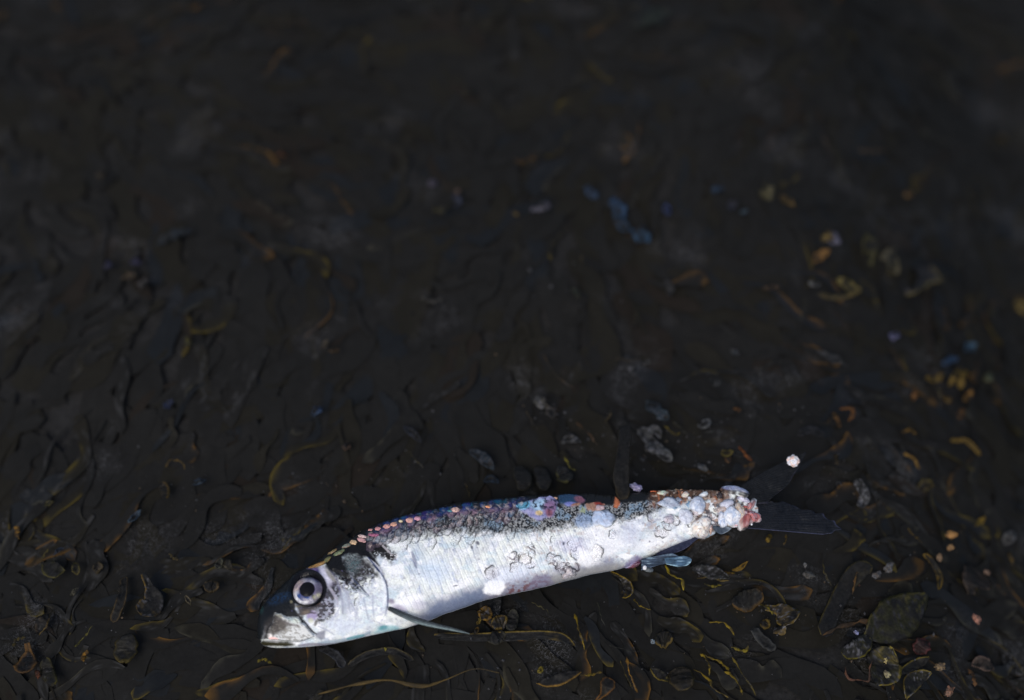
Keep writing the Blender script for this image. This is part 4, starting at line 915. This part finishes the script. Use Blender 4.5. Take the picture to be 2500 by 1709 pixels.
 ('leaf', [(172,1454),(182,1446),(192,1436)], 16, (70,68,58), (78,76,62), 'tiny pale scrap in the left middle of the lower weed'),
 ('leaf', [(452,1454),(460,1466),(466,1476)], 12, (66,62,52), (74,68,54), 'tiny tan scrap left of the fish mouth'),
 ('thread', [(84,1636),(92,1644),(94,1656)], 8, Dk, (80,48,34), 'small reddish scrap beside the long olive oval'),
 ('leaf', [(312,1276),(330,1262),(346,1244)], 16, (44,60,76), (60,86,106), 'thin wet leaf painted with a blue sky glint left of the fish', dict(glint_grain=60,mottle=.5)),
 ('leaf', [(470,1182),(486,1176),(502,1172)], 16, (38,54,70), (46,64,84), 'dim wet scrap painted with a blue sky glint left above the fish'),
 ('leaf', [(130,1356),(142,1344),(156,1338)], 10, (40,50,64), (48,58,76), 'dim scrap painted with a blue sky glint above the level olive leaf'),
 # --- upper left, blurred
 ('leaf', [(760,1010),(774,1002),(784,994)], 22, (54,76,112), (60,84,120), 'blurred scrap painted with a blue sky glint in the middle left'),
 ('leaf', [(400,996),(414,988),(424,978)], 20, (50,60,96), (54,66,104), 'blurred scrap painted with an indigo sky glint at the left'),
 ('leaf', [(380,600),(420,574),(470,562)], 24, (38,48,58), (40,52,64), 'blurred strap painted with a slate blue sky glint in the upper left'),
 ('oval', [(318,640),(328,636),(342,644)], 18, (60,58,96), (66,64,104), 'blurred violet speck in the upper left'),
 ('leaf', [(296,680),(316,676),(334,672)], 18, (70,60,48), (76,66,50), 'blurred tan scrap below the violet speck'),
 ('leaf', [(336,700),(350,692),(362,684)], 22, (54,52,52), (58,56,56), 'blurred grey scrap right of the tan scrap'),
 ('oval', [(256,650),(262,646),(270,642)], 20, (50,52,84), (54,56,90), 'blurred violet speck farthest left'),
 ('thread', [(452,822),(460,834),(462,842)], 12, Dk, (72,68,38), 'blurred olive speck in the left middle'),
 ('leaf', [(782,852),(794,842),(802,830)], 18, (72,66,58), (76,70,60), 'blurred pale scrap left of centre'),
 ('thread', [(800,856),(820,856),(830,850)], 7, Dk, (66,52,36), 'blurred brown thread right of the pale scrap'),
 ('thread', [(680,374),(688,377),(696,382)], 16, Dk, (84,56,36), 'blurred orange speck in the upper left'),
 ('thread', [(240,424),(246,426),(252,430)], 15, Dk, (70,62,50), 'blurred tan speck at the far upper left'),
 ('oval', [(1048,450),(1056,447),(1064,444)], 15, (84,78,96), (90,84,100), 'blurred lilac speck above centre'),
 ('leaf', [(1108,474),(1120,492),(1112,510)], 18, (58,66,90), (68,76,104), 'blurred crescent of painted blue sky glint above centre'),
 ('leaf', [(1056,512),(1076,510),(1094,506)], 22, (56,52,34), (62,58,34), 'blurred olive scrap beside the blue crescent'),
 ('oval', [(1120,460),(1116,468),(1118,476)], 14, (76,64,60), (80,68,60), 'blurred tan speck above the blue crescent'),
 ('thread', [(1030,720),(1056,736),(1090,728)], 12, Dk, (58,56,52), 'grey brown ribbon left of centre'),
 ('oval', [(840,1086),(846,1090),(852,1094)], 26, (52,42,38), (56,46,40), 'dim brown bladder left of centre'),
 # --- upper right, blurred
 ('leaf', [(1432,452),(1440,470),(1460,486)], 22, (48,66,90), (52,74,102), 'upper left of the wet fronds painted with blue sky glints above centre'),
 ('leaf', [(1492,484),(1510,510),(1524,530)], 34, (46,74,106), (52,86,122), 'middle one of the wet fronds painted with blue sky glints above centre', dict(mottle=.6)),
 ('leaf', [(1500,528),(1520,552),(1540,566)], 28, (44,66,90), (54,84,112), 'wet frond painted with a blue sky glint under the middle one'),
 ('leaf', [(1540,560),(1566,574),(1586,590)], 34, (54,88,118), (56,92,124), 'lower right of the wet fronds painted with blue sky glints above centre', dict(mottle=.6)),
 ('oval', [(1296,514),(1318,507),(1342,498)], 18, (84,82,92), (88,86,96), 'blurred grey oval above centre'),
 ('oval', [(1252,516),(1259,521),(1266,526)], 11, (92,76,44), (96,80,44), 'blurred yellow speck left of the grey oval'),
 ('oval', [(1626,496),(1628,510),(1632,524)], 15, (50,66,116), (54,72,122), 'blurred speck of painted blue sky glint right of the blue patches'),
 ('leaf', [(1736,466),(1752,464),(1768,462)], 22, (48,68,92), (52,72,96), 'blurred patch of painted blue sky glint at the upper right'),
 ('leaf', [(1858,480),(1876,468),(1884,452)], 32, (78,74,54), (82,78,56), 'blurred pale olive patch at the upper right'),
 ('leaf', [(1904,478),(1922,490),(1942,504)], 18, (82,66,36), (88,70,36), 'blurred ochre patch right of the pale olive patch'),
 ('leaf', [(1800,492),(1790,500),(1780,512)], 18, (66,68,84), (70,72,88), 'blurred lilac patch below the pale olive patch'),
 ('leaf', [(1808,520),(1816,518),(1824,514)], 14, (70,88,100), (74,92,104), 'blurred teal speck below the lilac patch'),
 ('leaf', [(2026,608),(2004,624),(1984,642)], 20, (112,82,44), (118,88,46), 'blurred amber strip in the right bright cluster'),
 ('oval', [(2012,578),(2020,574),(2028,572)], 28, (92,78,44), (96,80,46), 'blurred ochre spot topping the right bright cluster'),
 ('oval', [(2030,584),(2038,580),(2046,582)], 30, (106,104,122), (112,110,126), 'blurred pale violet spot in the right bright cluster'),
 ('paddle', [(2126,650),(2128,610),(2106,584)], 50, (38,38,33), (74,70,42), 'blurred olive rimmed paddle right of the ochre spot', dict(rimpx=8)),
 ('paddle', [(2190,670),(2186,640),(2156,616)], 54, (42,42,38), (76,72,56), 'second blurred olive rimmed paddle farther right', dict(rimpx=8)),
 ('oval', [(1980,688),(1990,691),(2000,696)], 22, (94,94,94), (98,98,98), 'blurred grey spot below the bright cluster'),
 ('leaf', [(2046,678),(2066,696),(2102,712)], 32, (94,84,46), (100,90,46), 'blurred ochre fan below the bright cluster', dict(mottle=.8)),
 ('leaf', [(1990,716),(2040,728),(2096,716)], 14, (56,54,50), (92,80,46), 'blurred pale edge under the ochre fan'),
 ('paddle', [(2210,716),(2240,706),(2262,676),(2272,650)], 50, (44,44,48), (82,74,48), 'blurred olive edged blade right of the ochre fan', dict(rimpx=8,side=1)),
 ('leaf', [(1860,706),(1880,702),(1902,700)], 14, (70,58,46), (76,62,48), 'blurred tan streak left of the bright cluster'),
 ('leaf', [(2486,728),(2494,746),(2500,770)], 30, (104,88,44), (110,92,44), 'blurred yellow patch cut by the right edge'),
 ('oval', [(2172,820),(2182,821),(2192,822)], 22, (106,106,140), (110,110,144), 'blurred round violet spot on the right'),
 ('leaf', [(2352,860),(2368,848),(2386,838)], 20, (52,78,98), (56,82,104), 'blurred strip of painted teal sky glint on the right'),
 ('leaf', [(2300,890),(2320,880),(2340,874)], 16, (50,76,106), (54,80,112), 'second blurred strip of painted blue sky glint on the right'),
 ('strap', [(2300,910),(2284,928),(2258,922)], 16, (92,76,38), (98,80,38), 'leftmost yellow finger of the right hand cluster'),
 ('strap', [(2344,900),(2328,922),(2318,944)], 14, (98,80,38), (104,84,38), 'second yellow finger of the right hand cluster'),
 ('strap', [(2356,906),(2346,930),(2344,950)], 14, (98,80,38), (104,84,38), 'third yellow finger of the right hand cluster'),
 ('strap', [(2372,952),(2364,968),(2352,978)], 12, (110,82,40), (118,86,40), 'amber finger at the right of the cluster'),
 ('oval', [(2302,968),(2312,976),(2322,972)], 13, (92,74,38), (98,78,38), 'short amber bead under the finger cluster'),
 ('strap', [(2290,948),(2294,962),(2300,972)], 9, (84,76,56), (90,80,56), 'thin tan finger under the leftmost one'),
 ('strap', [(2238,950),(2232,966),(2228,978)], 12, (92,64,36), (98,68,36), 'brown finger left of the cluster'),
 ('oval', [(2350,998),(2346,1012),(2342,1022)], 15, (88,62,36), (92,66,36), 'brown bead lowest in the cluster'),
 ('oval', [(2404,920),(2412,924),(2420,916)], 18, (58,66,56), (76,74,46), 'blurred grey green bead right of the cluster'),
 ('strap', [(2050,998),(2078,998),(2082,1012),(2070,1030)], 8, (92,62,34), (98,66,34), 'amber curl right above the tail'),
 ('strap', [(2034,1018),(2044,1024),(2050,1042)], 9, (88,64,40), (92,68,40), 'second amber curl beside the first curl'),
 ('strap', [(2204,1054),(2222,1050),(2236,1060)], 7, (92,70,36), (96,74,36), 'level amber curl to the right of the tail'),
 ('strap', [(2320,1076),(2356,1076),(2376,1092),(2394,1112)], 10, (98,78,36), (104,84,36), 'long amber bent strand on the right'),
 ('strap', [(2206,1108),(2230,1120),(2244,1146)], 7, (92,72,36), (98,76,36), 'thin amber strand below the level curl'),
 ('strap', [(2280,1184),(2256,1200),(2262,1186)], 7, (60,52,34), (64,56,34), 'dim brown strand right of the tail fin'),
 ('oval', [(2212,474),(2219,473),(2226,476)], 20, (86,66,38), (90,70,38), 'blurred amber spot in the upper right'),
 ('oval', [(1138,215),(1140,225),(1146,232)], 18, (52,46,32), (56,50,32), 'dim olive spot near the top'),
 ('leaf', [(1540,64),(1590,44),(1640,30)], 44, (36,42,38), (40,46,42), 'dim green blur near the top edge'),
 ('oval', [(2440,334),(2448,338),(2452,342)], 18, (62,52,34), (66,56,34), 'dim amber spot near the right edge'),
 ('strap', [(2090,364),(2120,370),(2170,366)], 12, (52,44,34), (58,48,34), 'dim brown streak in the upper right'),
 ('strap', [(2008,330),(2024,370),(2030,416)], 10, (40,39,37), (50,44,38), 'dim upright streak in the upper right'),
 # --- middle, sharp, above the fish
 ('strap', [(1528,1040),(1522,1100),(1516,1160),(1520,1196),(1522,1224)], 38, (28,28,28), (38,36,32), 'broad dark strap lying across the back of the fish', dict(lift=.030,end=.007,tipc=(46,40,29))),
 ('strap', [(1560,1046),(1600,1090),(1640,1126)], 30, (66,67,67), (74,75,75), 'grey glint-painted ribbed strap above the tail end of the fish', dict(glint_grain=96,side=0,mottle=.5)),
 ('leaf', [(1570,1060),(1600,1050),(1612,1072)], 24, (58,59,59), (66,66,66), 'small grey wrinkled scrap above the glint-painted ribbed strap', dict(glint_grain=92)),
 ('leaf', [(1578,1104),(1586,1090),(1596,1108)], 22, (54,55,55), (62,62,62), 'small grey wrinkled scrap left below the glint-painted ribbed strap', dict(glint_grain=92)),
 ('leaf', [(1370,1082),(1392,1072),(1420,1082)], 20, (58,58,57), (70,70,70), 'pale wrinkled scrap above the middle of the back', dict(glint_grain=104)),
 ('leaf', [(1308,968),(1322,984),(1336,992)], 26, (66,64,58), (80,76,66), 'glint-painted wrinkled scrap high above the back', dict(glint_grain=116)),
 ('leaf', [(1332,992),(1345,1008),(1350,1022)], 22, (54,51,46), (72,66,58), 'brown wrinkled scrap under the glint-painted one', dict(glint_grain=96)),
 ('leaf', [(1578,978),(1600,1000),(1632,1024)], 34, (44,54,62), (50,64,72), 'teal comb of fine weed above the tail end', dict(glint_grain=84)),
 ('thread', [(1622,1040),(1642,1058),(1656,1062),(1660,1054)], 5, Dk, (96,84,36), 'yellow hooked tip under the teal comb'),
 ('thread', [(1640,1030),(1664,1046),(1678,1062)], 4, Dk, (54,52,40), 'dim straight strand right of the hooked tip'),
 ('leaf', [(1704,1040),(1720,1036),(1734,1024)], 20, (70,71,71), (84,85,85), 'pale grey crumpled scrap above the rusty back', dict(glint_grain=116)),
 ('thread', [(1722,1056),(1736,1052),(1744,1048)], 3, Dk, (88,88,86), 'pale thin curl right of the crumpled scrap'),
 ('leaf', [(1704,1132),(1716,1142),(1728,1150)], 18, (62,63,63), (76,77,77), 'grey triangular scrap just above the tail base', dict(glint_grain=100)),
 ('thread', [(1802,1088),(1820,1108),(1836,1126)], 7, Dk, (110,66,36), 'rust orange strand above the tail base'),
 ('thread', [(1788,996),(1798,998),(1810,1002)], 7, Dk, (98,66,36), 'short orange scrap high above the tail base'),
 ('leaf', [(1762,1100),(1774,1108),(1790,1100)], 20, (56,50,34), (84,76,38), 'olive scrap left of the rust orange strand'),
 ('oval', [(1774,1116),(1778,1122),(1782,1128)], 14, (70,52,36), (80,58,38), 'brown bead under the olive scrap'),
 ('thread', [(1378,1116),(1390,1136),(1398,1144),(1408,1150)], 4.5, Dk, (98,92,36), 'yellow green strand above the blue patch of the back'),
 ('oval', [(1358,1152),(1374,1158),(1388,1176)], 44, (46,46,46), (66,64,38), 'dark bladder with olive tip above the back', dict(side=1)),
 ('oval', [(1262,1140),(1278,1170),(1272,1198)], 42, (36,36,36), (50,48,40), 'large dark round bladder above the back'),
 ('oval', [(1310,1140),(1326,1168),(1328,1198)], 40, (38,38,39), (48,47,42), 'second large dark bladder right beside the first'),
 ('thread', [(1408,1030),(1430,1052),(1446,1068),(1452,1082)], 3.5, Dk, (80,60,40), 'thin brown strand above the middle of the fish'),
 ('leaf', [(1474,1028),(1484,1014),(1488,1000)], 22, (40,39,35), (66,58,40), 'dim tan edged leaf above the strap on the back', dict(side=1)),
 ('thread', [(1324,862),(1346,900),(1372,930),(1402,944)], 3.5, Dk, (60,50,38), 'long thin brown strand above centre'),
 ('thread', [(1284,1002),(1300,1030),(1314,1046)], 3, Dk, (52,46,36), 'very thin brown strand left of the glint-painted scrap'),
 ('thread', [(1490,876),(1560,878),(1600,862),(1640,848)], 3.4, Dk, (54,50,42), 'thin long arching strand above centre right'),
 ('leaf', [(1566,892),(1580,886),(1586,878)], 12, (58,58,58), (66,66,66), 'small grey scrap on the long arching strand'),
 ('thread', [(1556,760),(1546,790),(1528,818)], 3.4, Dk, (54,50,38), 'thin brown curved strand above centre'),
 ('thread', [(1416,616),(1420,634),(1419,652)], 3.2, Dk, (72,62,34), 'tiny upright yellow hair above centre'),
 ('leaf', [(1622,680),(1636,700),(1634,724)], 16, (52,52,52), (60,60,60), 'small grey curled scrap above centre right'),
 ('leaf', [(1395,704),(1408,716),(1412,728)], 12, (44,56,58), (62,64,46), 'tiny teal and olive scrap above centre'),
 ('leaf', [(1784,852),(1796,864),(1804,866)], 18, (68,69,70), (74,75,76), 'blurred grey scrap in the right middle'),
 ('leaf', [(1990,856),(2030,874),(2070,894)], 18, (46,47,48), (52,53,54), 'blurred long grey streak in the right middle'),
 ('leaf', [(1742,942),(1750,936),(1756,930)], 14, (70,71,71), (76,77,77), 'small grey scrap high above the rusty back'),
 ('strap', [(1950,1060),(1980,1050),(2010,1066)], 22, (38,39,42), (44,44,46), 'dim slate strap above the white grain'),
 ('leaf', [(1146,1100),(1176,1116),(1206,1146)], 30, (36,46,56), (42,56,68), 'dim wet blade painted with a blue sky glint above the front of the back', dict(glint_grain=70)),
 ('leaf', [(1180,1176),(1200,1170),(1218,1180)], 20, (36,48,62), (42,58,76), 'dim scrap painted with a blue sky glint just above the back'),
 ('leaf', [(984,1040),(1010,1060),(1028,1080)], 18, (36,38,44), (42,44,50), 'dim slate blade left above the fish'),
 ('thread', [(996,1096),(1014,1122),(1036,1144)], 3, Dk, (58,54,38), 'very thin strand left above the back'),
 ('thread', [(1146,1212),(1144,1196),(1134,1180)], 4, Dk, (56,50,34), 'short stalk touching the dark back'),
]
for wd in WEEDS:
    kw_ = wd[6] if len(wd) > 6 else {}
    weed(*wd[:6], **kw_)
# shell bits and pale grit
GR = [(2323,1305,12,[(190,140,76),(170,120,66)],'round blurred orange shell bit near the right edge'),
 (2321,1337,9,[(170,132,84),(150,110,70)],'smaller orange shell bit under the round one'),
 (2294,1360,10,[(140,112,80),(120,96,70)],'angular tan shell bit left of the orange pair'),
 (2385,1511,11,[(190,134,112),(160,110,96)],'pinkish shell bit right of the largest olive paddle'),
 (2409,1398,8,[(124,96,78)],'tan speck on the blurred pinkish brown blade'),
 (2295,1628,12,[(140,116,82),(96,78,50)],'crumbly tan crumb right of the narrow leaf'),
 (2318,1688,13,[(140,100,78),(100,70,50)],'crumbly brown crumb at the bottom right'),
 (2162,1613,6,[(196,176,110)],'pale yellow grain on the yellow rimmed blade'),
 (2166,1646,9,[(150,140,100),(176,170,130)],'pale curled chip on the yellow rimmed blade'),
 (2090,1544,6,[(140,146,190),(110,110,130)],'lilac speck on the dark oval blade'),
 (2140,1404,12,[(80,80,82),(60,60,62)],'grey blurred chip above the long dark strap'),
 (2170,1386,13,[(92,92,94),(66,66,68)],'longer grey blurred chip right of the strap'),
 (1966,1380,6,[(110,112,112)],'pale grey grain right of the tail'),
 (1594,1567,6,[(130,146,156),(90,100,110)],'blue white chip added as a glint beside the dark bladder'),  # chip added to stand for the bladder's glint
 (1975,1404,12,[(70,70,68),(56,56,54)],'flat grey flake under the pale grey grain')]
for i, (x, y, r, cs, lb) in enumerate(GR):
    grain(x, y, r, [tuple(int(v_*.82) for v_ in c_) for c_ in cs]+[(60,52,44)], lb, lift=.010, seed=i+5, asp=.7, ang=i*37, amp=.8, flat=.45, group='shell bits and grit')

# ------------------------------------------------------------------ matted bed of seaweed
axis_px = np.array([[630,1555],[900,1425],[1283,1325],[1600,1275],[1850,1247]], float)
A3 = to_plane(axis_px[:, 0], axis_px[:, 1])
def bed(n, name, label, Lr, Wr, zr, seed, lev, p_rim, ns=10, m=4, glint_grain=0, und=1., rl=.2):
    r = np.random.default_rng(seed)
    x = r.uniform(-.44, .44, n); y = r.uniform(-.28, .42, n)
    L = r.uniform(*Lr, n); Wd = r.uniform(*Wr, n)
    ang = -1.05+2.6*(fbm(x*9+3, y*9, 1, 2)-.5)*2+r.normal(0, .45, n)
    curv = r.normal(0, .8, n); s = np.linspace(0, 1, ns)[None]
    a = ang[:, None]+curv[:, None]*(s-.5)+.35*np.sin(s*7+r.uniform(0, 6, n)[:, None])
    dx = np.cos(a)*L[:, None]/ns; dy = np.sin(a)*L[:, None]/ns
    cx = x[:, None]+np.cumsum(dx, 1); cy = y[:, None]+np.cumsum(dy, 1)
    pad = r.random(n) < .55
    k1 = np.interp(s[0], [0, .4, .75, .93, 1], [.25, .45, 1, .75, .08]); k2 = np.interp(s[0], [0, .1, .6, .92, 1], [.5, .9, 1, .8, .08])
    hw = Wd[:, None]/2*np.where(pad[:, None], k1, k2)*(1+.25*np.sin(s*11+r.uniform(0, 6, n)[:, None]))
    u = np.linspace(-1, 1, m)
    px_ = cx[..., None]-np.sin(a)[..., None]*hw[..., None]*u; py_ = cy[..., None]+np.cos(a)[..., None]*hw[..., None]*u
    z0 = r.uniform(*zr, n)
    roll = r.normal(0, rl, n)
    zz = z0[:, None]+und*r.normal(0, .0012, n)[:, None]*np.sin(s*3.1)+und*.0012*np.sin(s*6+r.uniform(0, 6, n)[:, None])
    pz = terrain(px_.ravel(), py_.ravel()).reshape(px_.shape)+zz[..., None]+(hw*roll[:, None])[..., None]*u+(.10*und*hw[..., None]*(u**2-.5))
    Pt = np.stack([px_, py_, pz], -1)
    # keep the fish clear: nothing thicker than the bed under it
    flat = Pt.reshape(n, -1, 3)
    bad = np.zeros(n, bool)
    for q in range(5-1):
        A, B = A3[q], A3[q+1]; e = (B-A)[:2]; 
        t = np.clip(((flat[..., :2]-A[:2])@e)/(e@e), 0, 1); d = np.linalg.norm(flat[..., :2]-A[:2]-t[..., None]*e, axis=-1)
        hh = .020
        bad |= ((d < hh) & (flat[..., 2] > terrain(flat[..., 0], flat[..., 1])+.0075)).any(1)
    tail = to_plane(np.array([1900.]), np.array([1215.]))[0]
    d = np.linalg.norm(flat[..., :2]-tail[:2], axis=-1); bad |= ((d < .034) & (flat[..., 2] > terrain(flat[..., 0], flat[..., 1])+.009)).any(1)
    Pt = Pt[~bad]; n = len(Pt)
    sel = lambda q: q[~bad]
    base = (lev[0]+(lev[1]-lev[0])*r.random(n))[:, None]*np.array([[1., 1, 1]])
    tint = r.random(n)
    base = base*np.array([1.01, 1.0, .95])
    base = np.where((tint < .08)[:, None], base*np.array([.9, 1.02, 1.2]), base)
    base = np.where(((tint > .10) & (tint < .32))[:, None], base*np.array([1.08, 1.02, .86]), base)
    base = np.where((tint > .96)[:, None], base*np.array([1.15, .98, .85]), base)
    c = base[:, None, None, :]*np.ones(Pt.shape)
    nz = fbm(Pt[..., 0]*600, Pt[..., 1]*600, seed, 3)
    c = c*(.8+.4*nz)[..., None]
    qx, qy = proj(Pt[:, ns//2, m//2])
    act = p_rim*(.12+.88*sstep(1000, 1450, qy)*(1-.3*sstep(900, 300, qx))+.55*sstep(1500, 2000, qx)*sstep(500, 800, qy))
    hasr = r.random(n) < act
    k = sstep(.86, 1, s)[0][None, :, None]*np.ones(m)[None, None, :]
    one = np.where(r.random(n) < .5, 1, 0)[:, None, None]; w_ = np.clip(np.linspace(1, 0, m), 0, 1)**6; sd_ = np.where(one > 0, w_[None, None], w_[::-1][None, None])
    rimc = np.array([lin((92, 80, 32)), lin((108, 78, 34)), lin((66, 64, 54))])[r.integers(0, 3, n)]
    kk = (np.maximum(k, sd_*sstep(.25, .5, s)[0][None, :, None])*hasr[:, None, None]*sstep(.35, .6, nz))[..., None]*.75
    c = c*(1-kk)+rimc[:, None, None]*kk
    if glint_grain:  # pale specks painted into the colour as wet glints
        ds = (sstep(.62, .72, fbm(Pt[..., 0]*1100, Pt[..., 1]*1100, 3, 2))*(sstep(700, 1000, qy)*(fbm(Pt[:, 0, 0, 0]*25, Pt[:, 0, 0, 1]*25, 9, 2) > .56))[:, None, None])[..., None]
        c = c*(1-ds)+lin((glint_grain,)*3)*ds
    if p_rim:
        km = hasr | (r.random(n) < .22); Pt, c = Pt[km], c[km]; n = len(Pt)
    off = (np.arange(n)*ns*m)[:, None, None]
    F_ = (grid_faces(ns, m)[None]+off).reshape(-1, 4)
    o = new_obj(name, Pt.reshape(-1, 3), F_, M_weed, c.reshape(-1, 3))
    return tag(o, label, 'seaweed', kind='stuff')
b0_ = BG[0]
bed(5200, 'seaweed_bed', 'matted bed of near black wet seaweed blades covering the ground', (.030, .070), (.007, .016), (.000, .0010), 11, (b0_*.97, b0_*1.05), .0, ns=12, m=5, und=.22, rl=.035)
bed(2900, 'seaweed_tangle', 'tangle of dark seaweed fronds with olive rims lying over the bed', (.016, .050), (.002, .0085), (.0012, .0026), 12, (b0_*.97, b0_*1.07), .75, glint_grain=50, und=.35, rl=.08, ns=14, m=7)

# pale grit added for both sand grains and glints between the fronds
def grit(n, seed):
    r = np.random.default_rng(seed)
    cl = np.array([(1330,1000,60),(1400,1080,70),(1600,1070,90),(1720,1060,70),(1560,1130,60),(1730,1140,50),(1800,1400,90),(1880,1500,80),(2000,1430,120),(1600,1560,120),(1250,1600,160),(2150,1600,150),(1000,1100,140),(450,1200,160),(250,1500,250),(1350,700,200),(1850,1000,120),(2050,1150,110),(840,1180,90),(2250,1400,170)], float)
    k = r.integers(0, len(cl), n); px = cl[k, 0]+r.normal(0, 1, n)*cl[k, 2]*.6; py = cl[k, 1]+r.normal(0, 1, n)*cl[k, 2]*.45
    xs, ys = proj(A3)
    keep = (px > 5) & (px < 2495) & (py < 1704) & ~((py > np.interp(px, [600, 1000, 1300, 1860, 2060], [1450, 1240, 1195, 1180, 1230])-6) & (py < np.interp(px, [600, 1000, 1300, 1560, 1700, 2060], [1600, 1570, 1450, 1400, 1390, 1310])+8) & (px > 600) & (px < 2060))
    px, py = px[keep], py[keep]; n = len(px)
    P_ = at(px, py, r.uniform(.005, .0085, n))
    oc = np.array([(1,0,0),(0,1,0),(-1,0,0),(0,-1,0),(0,0,1),(0,0,-1)], float)
    sc = (r.gamma(2.2, .55, n)+.5)*PX
    V_ = P_[:, None]+oc[None]*(sc[:, None]*r.uniform(.5, 1.6, (n, 3)))[:, None]+r.normal(0, .25, (n, 6, 3))*sc[:, None, None]
    f = np.array([(0,1,4),(1,2,4),(2,3,4),(3,0,4),(1,0,5),(2,1,5),(3,2,5),(0,3,5)])
    F_ = (f[None]+(np.arange(n)*6)[:, None, None]).reshape(-1, 3)
    g_ = r.uniform(40, 74, n)[:, None]*np.where(r.random(n)[:, None] < .25, np.array([[1.1, .92, .7]]), np.array([[1, 1, 1.04]]))
    c = np.repeat(lin(g_), 6, 0)
    tag(new_obj('glint_grit', V_.reshape(-1, 3), F_, M_shell, c, smooth=False), 'pale grit standing for sand grains and glints between the fronds', 'grit', kind='stuff')
grit(650, 5)
